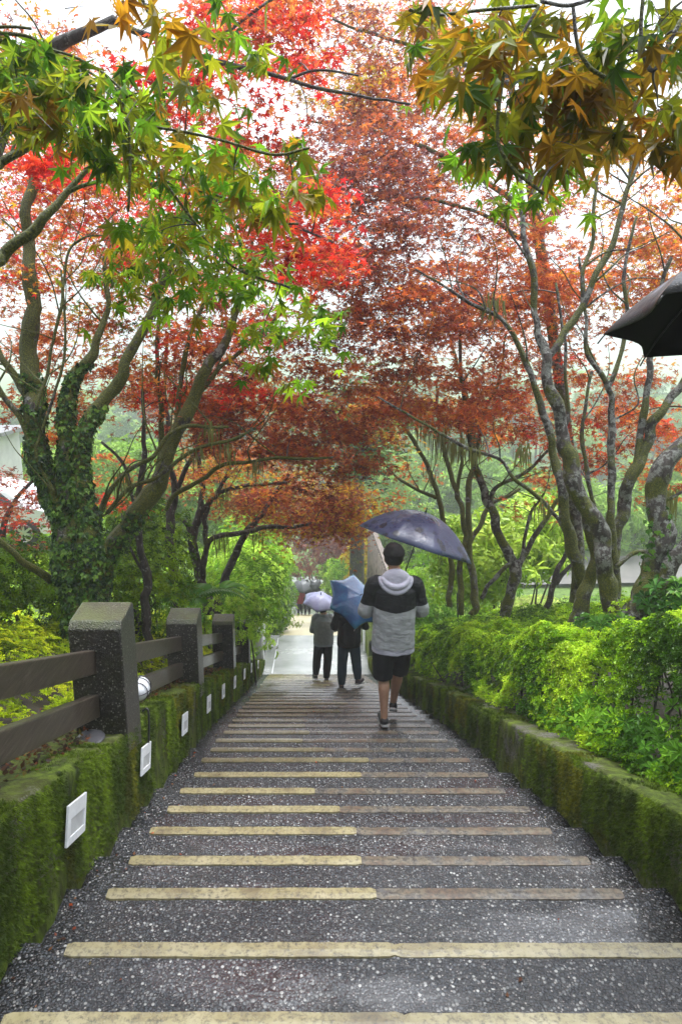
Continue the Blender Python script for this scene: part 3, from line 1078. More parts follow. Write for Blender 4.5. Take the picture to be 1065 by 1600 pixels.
class Tree:
    def __init__(self, name, base, label, bark='bark_r', cat='tree', group=None):
        self.root = empty(name, tuple(base), label, cat, group)
        self.bark = bark
        self.nodes = []          # (point, radius) of the limbs
        self.cl = []
        self.k = 1.0
        self.seed = int(abs(base[0] * 1000 + base[1] * 77)) % 9999
    def limb(self, pts, d, name='limb', res=6, base_r=None):
        """pts: (px, py, width_px[, d]) traced from the photo at depth d"""
        P, rad = [], []
        for q in pts:
            dd = q[3] if len(q) > 3 else d
            P.append(at(q[0], q[1], dd))
            rad.append(max(.004, q[2] * self.k / 2 * dd / F_PX))
        g = G()
        P = np.array(P); rad = np.array(rad)
        P2, r2 = catmull(P, rad, res) if len(P) > 2 else (P, rad)
        # small natural wobble
        w = (np.stack([vnoise(P2, 3.6, s + self.seed) + .5 * vnoise(P2, 9, s + self.seed) - .25 for s in (1, 2, 3)], 1) - .5) * np.minimum(.09, r2[:, None] * 1.5 + .015)
        r2 = r2 * (.86 + .3 * vnoise(P2, 7, self.seed))
        P2 = P2 + w
        g.tube(P2, r2, 10 if rad.max() > .02 else 6, noise=.16 if rad.max() > .02 else .05, seed=self.seed)
        for a, b in zip(P2, r2): self.nodes.append((a, b))
        g.build(name, M[self.bark], self.root, True)
        return P2
    def cluster(self, c, rad, n, key, size, **k):
        self.cl.append((np.array(c), rad, n, key, size, k))
    def sprout(self, n, d, L=(.5, 1.2), rmin=.006, rmax=.03, seed=1, zmin=-9):
        """fine bare side branches on the upper limbs"""
        r = np.random.default_rng(seed)
        cand = [i for i, (p, q) in enumerate(self.nodes) if rmin < q < rmax and p[2] > zmin]
        for i in r.choice(cand, min(n, len(cand)), replace=False):
            p, q = self.nodes[i]
            a = r.uniform(0, 2 * PI); l = r.uniform(*L)
            dr = np.array([math.cos(a), math.sin(a) * .6, r.uniform(.3, 1.2)]); dr /= np.linalg.norm(dr)
            pts = [p]
            for s_ in range(4):
                dr = dr + r.normal(0, .28, 3) + [0, 0, .08]; dr /= np.linalg.norm(dr)
                pts.append(pts[-1] + dr * l / 4)
            rr = np.linspace(min(q * .5, .010), .0022, 5)
            P2, r2 = catmull(np.array(pts), rr, 4)
            G().tube(P2, r2, 5, cap=False).build('branch', M[self.bark], self.root, True)
            for u, v in zip(P2[4:], r2[4:]): self.nodes.append((u, v))
    def finish(self, twig_r=.006, template=None, curved=True):
        r = np.random.default_rng(self.seed + 5)
        if not self.cl: return
        NP = np.array([a for a, b in self.nodes]); NR = np.array([b for a, b in self.nodes])
        tw = G(); VV, FF, CC = [], [], []
        off = 0
        order = sorted(range(len(self.cl)), key=lambda i: float(np.min(np.linalg.norm(NP - self.cl[i][0], axis=1))))
        for ci in order:
            c, rad, n, key, size, k = self.cl[ci]
            # join to the tree, or to a bough that already reaches closer
            cost = np.linalg.norm(NP - c, axis=1) + np.maximum(0, NP[:, 2] - c[2]) * .6
            j = int(np.argmin(cost))
            a = NP[j]
            L = np.linalg.norm(c - a)
            m1 = a + (c - a) * .35 + np.array([r.normal(0, .06), r.normal(0, .06), .12]) * L * .6
            m2 = a + (c - a) * .72 + np.array([r.normal(0, .05), r.normal(0, .05), .12]) * L * .5
            r0 = min(NR[j] * .7, twig_r + .004 * L)
            tw.tube(*[np.array([a, m1, m2, c]), np.array([r0, r0 * .75, r0 * .55, r0 * .4])], n=5, res=4, cap=False)
            bz = catmull(np.array([a, m1, m2, c]), np.array([r0, r0 * .75, r0 * .55, r0 * .4]), 2)
            NP = np.vstack([NP, bz[0][2:]]); NR = np.concatenate([NR, bz[1][2:] * .9])
            n = int(n * (1.35 if size < .06 else .85))
            flat = k.get('flat', .26)
            pts = []
            nb = max(5, int(n / 11))
            per = max(1, n // nb)
            sag = k.get('sag', .25)
            for b in range(nb):
                an = r.uniform(0, 2 * PI); l = rad * r.uniform(.45, 1.1)
                e = c + np.array([math.cos(an) * l, math.sin(an) * l, r.normal(0, flat) * rad - sag * l * l / rad])
                mid = (c + e) / 2 + np.array([0, 0, .10 * l])
                if b < nb * k.get('twigs', .6):
                    tw.tube([c, mid, e], [r0 * .35, r0 * .25, .0012], n=3, res=0, cap=False)
                t = r.random(per) ** .6
                q = ((1 - t) ** 2)[:, None] * c + (2 * t * (1 - t))[:, None] * mid + (t * t)[:, None] * e
                q = q + r.normal(0, 1, (per, 3)) * np.array([.17, .17, .09]) * rad * .8
                pts.append(q)
            P = np.vstack(pts)
            Mx, col, S = leaves_at(P, size, key, self.seed + ci, k.get('tilt', .6), k.get('drop', 0), k.get('cj', .22))
            col = col * k.get('gain', 1.0) * r.uniform(.8, 1.2)
            dd = float(c @ FW)
            T = template or (LEAF7 if dd < 4.3 else (LEAF5 if dd < 6.5 else STAR))
            V, F = scatter(T[0], T[1], P, Mx, S)
            cv = np.repeat(col, len(T[0]), 0).reshape(len(P), len(T[0]), 3)
            if dd < 3.2:       # autumn colour creeping in from the lobe tips
                tipm = np.clip(np.linalg.norm(T[0][:, :2], axis=1) - .35, 0, 1)[None, :, None] * r.uniform(0, 1.3, (len(P), 1, 1)) * k.get('blush', .8)
                cv = cv * (1 - np.clip(tipm, 0, 1)) + np.array([.26, .09, .008]) * np.clip(tipm, 0, 1)
            VV.append(V); FF.append(F + off); CC.append(cv.reshape(-1, 3)); off += len(V)
        tw.build('twigs', M['twig'], self.root, True)
        mesh_np('crown', np.vstack(VV), np.vstack(FF), M['leaf'], self.root, smooth=(self.bark_smooth if hasattr(self, 'bark_smooth') else False), col=np.vstack(CC))
# ================================================================ TREES
def region(tree, cx, cy, rx, ry, n, d0, d1, keys, rad, leaves, size, seed, **k):
    r = np.random.default_rng(seed)
    for i in range(n):
        a = r.uniform(0, 2 * PI); t = math.sqrt((i + r.random()) / n)
        px, py = cx + rx * t * math.cos(a), cy + ry * t * math.sin(a)
        d = r.uniform(d0, d1)
        key = keys[r.integers(0, len(keys))]
        key = [key] + sorted(set(keys) - {key})
        tree.cluster(at(px, py, d), rad * r.uniform(.75, 1.25), int(leaves * r.uniform(.7, 1.3)), key, size, **k)

def base_at(px, py, d, drop=.35):
    p = at(px, py, d)
    p[2] = float(zground(p[0], p[1])) - .02
    return p

LM = 'maples along the steps'
# ---- left: ivy-clad triple trunk
b = base_at(130, 985, 5.7)
T1 = Tree('maple_tree', b, 'big ivy-clad maple with three upright trunks rising behind the first fence post', 'bark_l', group=LM)
T1.k = 0.82
i1 = T1.limb([(135, 1040, 80), (128, 960, 72), (118, 890, 72), (108, 820, 66), (86, 765, 48), (62, 710, 40), (50, 650, 38), (45, 590, 36), (48, 510, 30), (50, 430, 25), (49, 320, 21), (54, 235, 16), (62, 150, 11), (75, 60, 7)], 5.7, 'trunk')
i2 = T1.limb([(120, 880, 60), (122, 800, 50), (112, 730, 38), (104, 665, 32), (116, 610, 26), (140, 560, 20), (152, 525, 14), (168, 470, 10), (160, 400, 7)], 5.65)
i3 = T1.limb([(132, 900, 50), (134, 820, 40), (128, 750, 32), (128, 692, 28), (150, 648, 28), (184, 602, 23), (210, 545, 19), (234, 492, 15), (255, 440, 12), (290, 380, 8), (310, 300, 5)], 5.55)
T1.limb([(50, 650, 20), (24, 590, 15), (-10, 535, 12)], 5.7)
T1.limb([(58, 700, 16), (28, 655, 12), (-12, 590, 10)], 5.65)
T1.limb([(75, 905, 16, 5.7), (40, 880, 13, 5.5), (0, 846, 11, 5.3), (-30, 820, 9, 5.2)], 5.5)
T1.limb([(88, 775, 8), (60, 700, 6), (100, 560, 5), (95, 420, 4)], 5.6)
T1.limb([(58, 640, 7), (80, 560, 6), (98, 480, 6), (105, 400, 5), (130, 372, 4), (165, 368, 3)], 5.3)
region(T1, 40, 330, 130, 130, 26, 5.6, 7.4, ['orange', 'rust', 'orange', 'gold', 'red'], .42, 70, .052, 1)
region(T1, 60, 600, 110, 90, 20, 6.3, 8, ['orange', 'rust', 'orange'], .42, 60, .056, 2)
region(T1, 210, 500, 90, 110, 20, 6, 7.5, ['orange', 'gold', 'rust', 'green'], .42, 60, .056, 3)
region(T1, 190, 330, 110, 110, 24, 5.5, 7, ['orange', 'rust', 'gold', 'red'], .42, 70, .052, 4)
region(T1, 60, 120, 120, 110, 17, 6, 8, ['orange', 'gold', 'rust'], .45, 60, .056, 5)
region(T1, 100, 265, 60, 30, 7, 4.2, 4.6, ['red'], .25, 40, .055, 6)

# ---- left: leaning trunk
b = base_at(160, 990, 6.2)
T2 = Tree('maple_tree', b, 'mossy maple leaning strongly towards the steps just past the ivy-clad maple', 'bark_l', group=LM)
T2.k = 0.8
j1 = T2.limb([(160, 1040, 46), (156, 950, 44), (160, 890, 44), (182, 850, 40), (214, 800, 36), (244, 755, 34), (268, 692, 30), (290, 640, 27), (320, 588, 23), (344, 540, 19), (366, 498, 14), (385, 430, 9), (395, 350, 6)], 6.2, 'trunk')
T2.limb([(158, 870, 20), (153, 825, 13), (167, 775, 10), (200, 735, 9), (238, 709, 9), (284, 668, 8), (355, 667, 6)], 6.0)
T2.limb([(170, 800, 9), (203, 762, 9), (254, 740, 8), (305, 704, 8), (355, 690, 6), (400, 670, 4)], 6.0)
T2.limb([(262, 800, 9), (276, 774, 9), (315, 750, 9), (365, 724, 8), (447, 717, 6), (520, 715, 4)], 6.8)
T2.limb([(300, 620, 13), (325, 600, 10), (350, 570, 8), (400, 530, 6), (450, 480, 4)], 6.4)
T2.limb([(272, 690, 12), (280, 600, 10), (292, 540, 9), (320, 470, 7), (335, 400, 5)], 6.3)
T2.limb([(246, 752, 14), (250, 640, 10), (246, 530, 8), (250, 420, 6), (265, 330, 4)], 6.6)
region(T2, 330, 560, 110, 90, 22, 6.3, 8, ['orange', 'rust', 'red', 'orange'], .42, 75, .056, 7)
region(T2, 420, 560, 110, 80, 22, 6.5, 9, ['rust', 'brown', 'rust', 'orange'], .45, 85, .056, 8)
region(T2, 440, 650, 130, 55, 27, 7, 9, ['rust', 'rust', 'brown', 'orange'], .5, 95, .056, 9, flat=.12, sag=.35)
region(T2, 360, 660, 80, 50, 10, 6.8, 8, ['rust', 'brown'], .4, 80, .056, 10)
region(T2, 500, 700, 90, 60, 22, 7.5, 9.5, ['rust', 'brown', 'rust'], .5, 95, .056, 11, flat=.12, sag=.4)
region(T2, 230, 590, 60, 60, 6, 6.5, 8, ['orange', 'rust'], .35, 45, .056, 12)

# ---- left: thin ones behind the fence
def thin(label, limbs, d, bark, base, **kw):
    t = Tree('maple_tree', base_at(*base), label, bark, group=LM)
    for i, l in enumerate(limbs): t.limb(l, d, 'trunk' if i == 0 else 'limb')
    return t
T3 = thin('thin dark crooked maple stem just past the first fence post', [[(232, 1010, 14), (226, 950, 14), (227, 905, 13), (218, 838, 12), (219, 755, 10), (227, 680, 7), (222, 600, 5)],
     [(218, 800, 7), (190, 720, 5), (160, 690, 4)], [(226, 900, 6), (205, 860, 4), (190, 800, 3)]], 6.6, 'bark_d', (232, 990, 6.6))
region(T3, 215, 640, 60, 70, 7, 6.8, 8, ['orange', 'rust', 'red'], .35, 50, .056, 13)
T4 = thin('straight grey maple stem standing behind the second fence post', [[(277, 960, 17), (276, 912, 16), (265, 856, 15), (266, 805, 14), (272, 768, 11), (266, 700, 9), (256, 620, 7), (262, 520, 5)],
     [(272, 775, 8), (300, 720, 7), (330, 680, 5)]], 8.5, 'bark_d', (278, 950, 8.5))
region(T4, 300, 660, 70, 60, 9, 8.5, 10, ['orange', 'rust', 'plum'], .5, 60, .056, 14)
T5 = thin('dark forked maple whose low branch spreads over the steps past the third fence post', [[(322, 960, 17), (319, 925, 16), (306, 870, 15), (303, 825, 13), (315, 790, 10), (312, 730, 7), (305, 660, 5)],
     [(318, 905, 10), (322, 850, 9), (345, 836, 8), (385, 830, 8), (421, 824, 7), (478, 819, 5), (540, 812, 3)],
     [(304, 850, 8), (290, 820, 6), (275, 805, 4)], [(316, 800, 8), (345, 770, 7), (390, 758, 6), (450, 755, 4)], [(320, 850, 8), (325, 800, 7), (350, 750, 6), (370, 700, 4)]], 10, 'bark_d', (322, 945, 10))
region(T5, 480, 790, 110, 42, 41, 9.5, 12, ['rust', 'brown', 'gold', 'rust'], .6, 110, .056, 15, flat=.11, sag=.4)
region(T5, 390, 740, 110, 50, 30, 9.5, 12, ['rust', 'orange', 'brown', 'gold'], .6, 85, .056, 16, flat=.1)
region(T5, 545, 800, 45, 38, 18, 9.5, 11, ['rust', 'brown', 'gold'], .45, 90, .056, 17, flat=.12, sag=.4)
region(T5, 330, 720, 60, 60, 9, 10, 12, ['orange', 'gold', 'rust'], .5, 50, .056, 18)
T6 = thin('slanting grey maple stem leaning towards the landing', [[(336, 970, 15), (342, 935, 14), (355, 897, 13), (376, 846, 12), (400, 815, 10), (425, 780, 7), (450, 740, 5)]], 10.4, 'bark_d', (336, 960, 10.4))
region(T6, 450, 770, 60, 40, 9, 10.5, 12, ['rust', 'gold', 'brown'], .5, 80, .056, 19, flat=.12, sag=.4)
# small red maple screening the parked car
T7 = thin('small dark red maple in front of the parked white car', [[(-40, 960, 16), (-30, 900, 14), (0, 850, 10), (20, 790, 7), (60, 740, 5)], [(0, 850, 8), (-20, 780, 6), (-30, 700, 4)]], 9.0, 'bark_d', (-40, 960, 9.0))
region(T7, 45, 765, 75, 60, 14, 8.5, 10, ['rust', 'brown', 'red'], .45, 60, .056, 20, flat=.12, sag=.3)
region(T7, 20, 830, 40, 30, 5, 8.5, 10, ['brown', 'rust'], .4, 28, .056, 21, flat=.12, sag=.3)
region(T7, 170, 770, 60, 60, 7, 9, 11, ['red', 'orange', 'rust'], .45, 55, .056, 22, flat=.1)

# ---- right main clump
b = base_at(955, 985, 5.5)
R1 = Tree('maple_tree', b, 'multi-stemmed maple with pale lichen and moss patches rising out of the hedge', 'bark_r', group=LM)
R1.k = 0.92
r1 = R1.limb([(965, 1060, 34), (959, 973, 30), (952, 924, 28), (946, 874, 28), (932, 824, 29), (909, 774, 28), (888, 725, 26), (873, 662, 21), (856, 602, 18), (850, 562, 16), (840, 507, 12), (831, 440, 11), (818, 350, 9), (815, 270, 7)], 5.5, 'trunk')
R1.limb([(850, 566, 12), (880, 526, 13), (910, 478, 12), (930, 431, 11), (961, 357, 9), (984, 284, 8), (1012, 218, 6), (1042, 150, 5)], 5.5)
R1.limb([(982, 290, 6), (984, 254, 6), (988, 190, 5)], 5.5)
R1.limb([(908, 480, 7), (912, 431, 7), (926, 355, 6), (931, 279, 5), (938, 235, 4)], 5.5)
R1.limb([(880, 1010, 27), (893, 975, 26), (908, 940, 25), (922, 899, 21), (927, 861, 18), (920, 815, 14), (905, 770, 11)], 5.7)
R1.limb([(910, 910, 20), (896, 849, 20), (887, 812, 18), (880, 769, 16), (867, 720, 14), (850, 660, 13), (830, 602, 11), (813, 541, 9), (779, 501, 8), (733, 472, 6), (692, 447, 4), (647, 421, 3)], 5.9)
R1.limb([(958, 960, 16), (962, 906, 14), (958, 849, 14), (954, 799, 13), (955, 749, 13), (954, 700, 12), (957, 652, 11), (948, 602, 10), (917, 551, 8), (913, 485, 6), (905, 400, 4)], 5.8)
R1.limb([(950, 606, 8), (966, 562, 8), (980, 500, 7), (975, 420, 6), (990, 340, 4)], 5.8)
R1.limb([(955, 880, 20), (966, 844, 19), (975, 799, 21), (988, 749, 21), (999, 712, 20), (1012, 675, 18), (1030, 645, 15), (1066, 592, 13), (1100, 540, 10)], 6.0)
R1.limb([(990, 740, 12), (1002, 653, 12), (1018, 562, 10), (1030, 480, 8), (1045, 400, 6)], 6.0)
R1.limb([(886, 830, 8), (866, 805, 7), (850, 788, 7), (810, 750, 7), (779, 719, 6), (728, 699, 6), (682, 673, 5), (621, 638, 4), (590, 620, 3)], 6.2)
R1.limb([(965, 885, 8), (990, 868, 8), (1015, 862, 7)], 5.7)
R1.limb([(870, 700, 6), (885, 640, 6), (880, 540, 5), (870, 440, 4)], 6.1)
R1.limb([(930, 800, 8), (915, 730, 7), (912, 660, 6), (925, 580, 5)], 6.3)
region(R1, 900, 420, 160, 110, 38, 6.3, 8.5, ['orange', 'rust', 'orange', 'gold'], .42, 55, .056, 30)
region(R1, 780, 470, 120, 90, 35, 6.5, 8.5, ['orange', 'rust', 'rust'], .42, 68, .056, 31)
region(R1, 900, 640, 150, 90, 38, 7, 9.5, ['orange', 'rust', 'red', 'orange'], .45, 60, .056, 32)
region(R1, 760, 330, 110, 70, 17, 6.5, 8.5, ['rust', 'orange', 'brown'], .42, 66, .056, 33)
region(R1, 660, 470, 110, 60, 26, 6, 8, ['rust', 'brown', 'orange'], .42, 75, .056, 34, flat=.1)
region(R1, 660, 620, 120, 45, 29, 6.8, 9, ['rust', 'orange', 'rust'], .45, 75, .056, 35, flat=.1)
region(R1, 780, 610, 90, 60, 20, 6.8, 9, ['orange', 'rust'], .42, 60, .056, 36)
region(R1, 960, 250, 110, 80, 14, 6.5, 8.5, ['orange', 'rust', 'gold'], .42, 40, .056, 37)

b = base_at(1000, 1000, 5.2)
R2 = Tree('maple_tree', b, 'thickest moss-topped maple trunk at the edge of the picture, small ferns on its bark', 'bark_r', group=LM)
R2.limb([(978, 1060, 44), (989, 985, 42), (1004, 936, 38), (1022, 886, 36), (1031, 836, 31), (1031, 774, 29), (1037, 728, 28), (1066, 692, 26), (1120, 650, 22), (1150, 560, 15)], 5.2, 'trunk')
R2.limb([(1010, 945, 30), (1034, 912, 27), (1052, 872, 25), (1078, 835, 22), (1120, 780, 16)], 5.1)
R2.limb([(1040, 780, 6), (1058, 772, 5), (1080, 760, 4)], 5.2)
R2.limb([(1120, 650, 14), (1110, 540, 11), (1085, 430, 8), (1070, 300, 6), (1050, 200, 4)], 5.5)
region(R2, 1030, 700, 60, 90, 12, 6.5, 8, ['orange', 'rust'], .4, 50, .056, 38)
region(R2, 1040, 380, 60, 120, 14, 5.8, 7.5, ['orange', 'rust', 'gold'], .4, 50, .056, 39)

R3 = thin('slim pale forked maple standing between the big clump and the mossy stems', [[(790, 980, 17), (794, 946, 16), (802, 900, 15), (796, 870, 15), (779, 836, 14), (765, 795, 14), (757, 765, 13), (745, 730, 10), (733, 694, 8), (723, 602, 7), (718, 526, 5), (720, 440, 3)],
    [(805, 905, 11), (812, 880, 10), (840, 831, 8), (855, 805, 7), (872, 778, 5)], [(812, 880, 6), (820, 840, 5), (828, 800, 5), (850, 770, 3)],
    [(800, 880, 8), (785, 888, 7), (768, 905, 6), (752, 935, 6)], [(765, 795, 9), (775, 765, 7), (808, 745, 6), (860, 700, 4)], [(740, 720, 6), (755, 650, 5), (780, 590, 4), (790, 520, 3)]], 8.2, 'bark_r', (790, 965, 8.2))
region(R3, 700, 560, 110, 50, 16, 8, 10, ['rust', 'orange', 'orange'], .5, 60, .056, 40)
region(R3, 790, 650, 70, 40, 9, 8, 10, ['orange', 'rust'], .5, 50, .056, 41)
region(R3, 830, 760, 50, 45, 7, 8.2, 10, ['orange', 'rust'], .4, 32, .056, 42)
R4 = thin('bundle of slender mossy stems just beyond the navy umbrella, hung with pale lichen', [[(738, 960, 12), (738, 932, 12), (733, 871, 11), (731, 805, 9), (733, 744, 8), (742, 694, 7), (724, 602, 6), (700, 520, 4)],
    [(722, 960, 9), (720, 937, 9), (718, 881, 9), (727, 836, 9), (714, 775, 8), (698, 724, 7), (687, 670, 6), (680, 600, 4)],
    [(702, 950, 9), (703, 922, 9), (702, 866, 8), (688, 795, 8), (662, 714, 7), (621, 650, 5), (600, 600, 3)],
    [(731, 850, 9), (742, 830, 8), (764, 795, 7), (809, 765, 5)], [(729, 840, 8), (733, 763, 7), (739, 729, 6), (752, 660, 4)],
    [(680, 780, 6), (650, 765, 5), (620, 745, 4), (600, 725, 3)], [(712, 770, 6), (722, 700, 5), (715, 640, 4)]], 10, 'bark_l', (722, 950, 10))
region(R4, 640, 650, 90, 45, 16, 9.5, 12, ['orange', 'rust', 'gold'], .55, 55, .056, 43, flat=.1)
region(R4, 620, 740, 50, 40, 6, 10, 12, ['orange'], .4, 30, .056, 44)
R5 = thin('short crooked stem leaning between the slim maple and the big clump', [[(856, 950, 9), (860, 925, 9), (868, 895, 8), (880, 866, 7), (888, 850, 5)], [(865, 915, 8), (880, 895, 7), (895, 878, 5)]], 7.4, 'bark_d', (856, 940, 7.4))

# ---- red and russet canopy over the steps
b = np.array([-2.9, 5.2, float(zground(-2.9, 5.2))])
C1 = Tree('maple_tree', b, 'tall scarlet maple whose long boughs reach over the middle of the steps', 'bark_d', group=LM)
def P3(*a): return np.array(a, float)
def limb3(T, pts, radii, name='limb', res=6):
    P2, r2 = catmull(np.array(pts, float), np.array(radii, float), res)
    G_ = G().tube(P2, r2, 10, noise=.14, seed=T.seed)
    for a, b_ in zip(P2, r2): T.nodes.append((a, b_))
    G_.build(name, M[T.bark], T.root, True)
limb3(C1, [b, b + [-.1, 0, 1.2], at(-60, 420, 5.0), at(40, 120, 4.8), at(180, 30, 4.6)], [.11, .10, .08, .056, .03], 'trunk')
C1.limb([(180, 30, 12), (290, 80, 8), (400, 112, 7), (450, 125, 6), (530, 145, 5), (640, 165, 3)], 4.6)
C1.limb([(330, 60, 6), (400, 20, 5), (470, -30, 4)], 4.6)
C1.limb([(40, 120, 12), (180, 260, 9), (300, 300, 7), (420, 340, 5), (520, 380, 3)], 4.8)
C1.limb([(450, 125, 5), (500, 110, 4), (560, 120, 3)], 4.6)
region(C1, 400, 55, 110, 75, 30, 4.6, 6, ['red', 'red', 'orange'], .32, 62, .055, 50)
region(C1, 460, 370, 90, 75, 32, 4.6, 6, ['red', 'red', 'orange'], .32, 62, .055, 51)
region(C1, 245, 120, 50, 40, 7, 4.2, 5, ['red'], .28, 45, .055, 52)
region(C1, 330, 230, 110, 110, 19, 5, 6.5, ['red', 'orange', 'rust'], .35, 60, .056, 53)
b = np.array([3.3, 8.2, float(zground(3.3, 8.2))])
C2 = Tree('maple_tree', b, 'russet maple with a broad crown closing over the steps high above the walking man', 'bark_r', group=LM)
limb3(C2, [b, b + [.1, 0, 1.8], at(830, 300, 8.2), at(780, 60, 8)], [.09, .08, .056, .03], 'trunk')
C2.limb([(820, 330, 9), (720, 260, 7), (640, 220, 6), (560, 200, 4), (480, 190, 3)], 7.8)
C2.limb([(800, 130, 7), (700, 90, 6), (600, 60, 5), (520, 30, 3)], 8)
C2.limb([(822, 380, 8), (740, 330, 6), (640, 310, 5), (540, 320, 3)], 7.4)
region(C2, 570, 90, 130, 110, 53, 7.5, 10, ['rust', 'orange', 'gold', 'brown'], .5, 85, .056, 54)
region(C2, 560, 290, 110, 120, 40, 6.2, 8.5, ['brown', 'rust', 'brown', 'plum'], .48, 100, .056, 55)
region(C2, 660, 250, 100, 110, 31, 6.5, 9, ['rust', 'brown', 'orange'], .48, 85, .056, 56)
region(C2, 560, 440, 110, 70, 26, 6.5, 8.5, ['rust', 'orange', 'brown'], .45, 80, .056, 57)
region(C2, 700, 100, 110, 110, 19, 8, 10, ['orange', 'rust', 'gold'], .5, 60, .056, 58)
region(C2, 540, 540, 110, 50, 19, 7, 9, ['rust', 'orange', 'brown'], .45, 75, .056, 59)
region(C2, 560, 620, 70, 45, 14, 8, 10, ['rust', 'orange'], .45, 65, .056, 60)

# ---- near green boughs
NG = 'green-leaved boughs in front'
b = np.array([-2.35, .35, float(zground(-2.35, .35))])
N1 = Tree('maple_tree', b, 'near maple with still green leaves hanging in from the fence side', 'bark_l')
N1.k = 0.8
limb3(N1, [b, b + [.1, .1, 1.3], at(-260, 520, 2.4), at(-90, 440, 2.8), at(0, 402, 3.0)], [.12, .10, .06, .045, .036], 'trunk')
N1.limb([(0, 402, 24), (22, 384, 23), (60, 358, 20), (88, 328, 14), (104, 303, 13), (125, 275, 11), (150, 243, 8), (180, 200, 4)], 3.0)
N1.limb([(100, 305, 10), (125, 292, 9), (150, 284, 8), (192, 272, 6), (230, 262, 3)], 3.0)
N1.limb([(70, 352, 5), (40, 380, 4), (20, 360, 4), (0, 345, 3)], 3.0)
limb3(N1, [b + [.1, .1, 1.3], at(-330, 380, 2.2), at(-120, 300, 2.5), at(0, 255, 2.7)], [.07, .056, .035, .022])
N1.limb([(0, 255, 17), (45, 225, 14), (70, 208, 12), (96, 194, 9), (130, 150, 5)], 2.7)
N1.limb([(20, 240, 6), (30, 200, 5), (5, 160, 4)], 2.8)
limb3(N1, [at(-120, 300, 2.5), at(-150, 160, 2.1), at(0, 58, 2.0)], [.03, .022, .012])
N1.limb([(0, 58, 7), (45, 62, 6), (80, 82, 6), (138, 116, 5), (170, 136, 5), (192, 150, 4)], 2.0)
N1.limb([(0, 48, 6), (25, 47, 5), (48, 49, 4)], 2.0)
N1.limb([(80, 82, 4), (120, 95, 4), (168, 122, 4), (195, 152, 4), (190, 176, 3), (212, 186, 4), (240, 198, 4), (290, 204, 3), (350, 218, 3), (430, 241, 3), (485, 232, 2)], 1.95)
N1.limb([(197, 185, 3), (202, 240, 3), (200, 330, 2)], 2.0)
N1.limb([(290, 290, 4), (350, 305, 3), (420, 345, 3), (470, 350, 2)], 2.3)
N1.limb([(310, 350, 4), (330, 380, 4), (378, 425, 3), (455, 448, 2)], 2.3)
N1.limb([(200, 200, 3), (250, 270, 3), (310, 350, 3)], 2.1)
N1.limb([(-40, 20, 6), (60, -20, 5), (200, -10, 4), (235, 30, 3)], 1.6)
gk = dict(tilt=1.0, drop=.3, twigs=.5, flat=.3, gain=1.05, blush=.55)
region(N1, 110, 95, 150, 85, 13, 1.8, 2.5, ['green', 'green', 'olive'], .20, 24, .072, 70, **gk)
region(N1, 60, 170, 90, 50, 5, 1.9, 2.5, ['green', 'green'], .18, 20, .07, 71, **gk)
region(N1, 230, 200, 120, 90, 12, 1.9, 2.6, ['olive', 'green', 'green', 'lime'], .20, 23, .07, 72, **gk)
region(N1, 330, 60, 90, 60, 4, 1.7, 2.3, ['olive', 'green'], .18, 18, .07, 73, **gk)
region(N1, 300, 310, 110, 80, 12, 2.0, 2.7, ['olive', 'green', 'olive', 'lime'], .21, 24, .066, 74, **gk)
region(N1, 320, 420, 130, 70, 13, 2.1, 2.9, ['green', 'olive', 'green', 'lime'], .22, 24, .064, 75, **gk)
region(N1, 410, 280, 70, 55, 4, 1.9, 2.3, ['olive', 'olive'], .15, 12, .07, 76, **gk)
region(N1, 480, 500, 60, 45, 5, 2.4, 2.9, ['green', 'green', 'lime'], .18, 18, .062, 77, **gk)
region(N1, 490, 215, 35, 30, 2, 1.9, 2.1, ['olive', 'green'], .09, 6, .075, 78, **gk)
region(N1, 490, 305, 40, 35, 2, 1.9, 2.1, ['olive', 'lime'], .09, 6, .075, 79, **gk)
region(N1, 410, 530, 50, 40, 3, 2.4, 2.9, ['olive', 'green'], .16, 14, .06, 80, **gk)
region(N1, 240, 20, 100, 20, 4, 1.15, 1.5, ['olive', 'amber'], .12, 9, .07, 81, **gk)
region(N1, 455, 595, 25, 15, 2, 2.5, 2.7, ['olive', 'lime'], .08, 5, .06, 82, **gk)
region(N1, 210, 420, 60, 50, 3, 2.4, 3, ['green'], .2, 20, .06, 83, **gk)

b = np.array([2.5, .2, float(zground(2.5, .2))])
N2 = Tree('maple_tree', b, 'near maple with large olive and amber leaves drooping in from above the hedge', 'bark_r')
limb3(N2, [b, b + [0, .2, 1.6], P3(2.1, .6, 1.2), at(1250, -60, 1.6), at(1060, -70, 1.5)], [.11, .09, .056, .02, .012], 'trunk')
N2.limb([(1070, -80, 10), (960, -20, 7), (890, 8, 6), (840, 4, 5)], 1.45)
N2.limb([(1060, 30, 7), (1020, 110, 6), (1000, 50, 5), (1000, -40, 4)], 1.5)
N2.limb([(890, 8, 5), (900, 70, 4), (920, 105, 4), (945, 122, 3)], 1.5)
N2.limb([(840, 4, 5), (790, 110, 4), (775, 200, 3), (800, 260, 3), (850, 300, 2)], 1.6)
N2.limb([(840, 4, 4), (760, 10, 4), (690, 20, 3), (640, 10, 2)], 1.6)
gk = dict(tilt=1.1, drop=.35, twigs=.4, flat=.3, gain=.9, blush=.6)
region(N2, 860, 60, 200, 70, 24, 1.5, 2.0, ['olive', 'amber', 'green', 'olive'], .15, 14, .076, 90, **gk)
region(N2, 790, 170, 100, 70, 12, 1.55, 2.0, ['olive', 'green', 'amber'], .14, 13, .076, 91, **gk)
region(N2, 950, 150, 110, 60, 11, 1.5, 2.0, ['olive', 'amber', 'olive'], .14, 13, .076, 92, **gk)
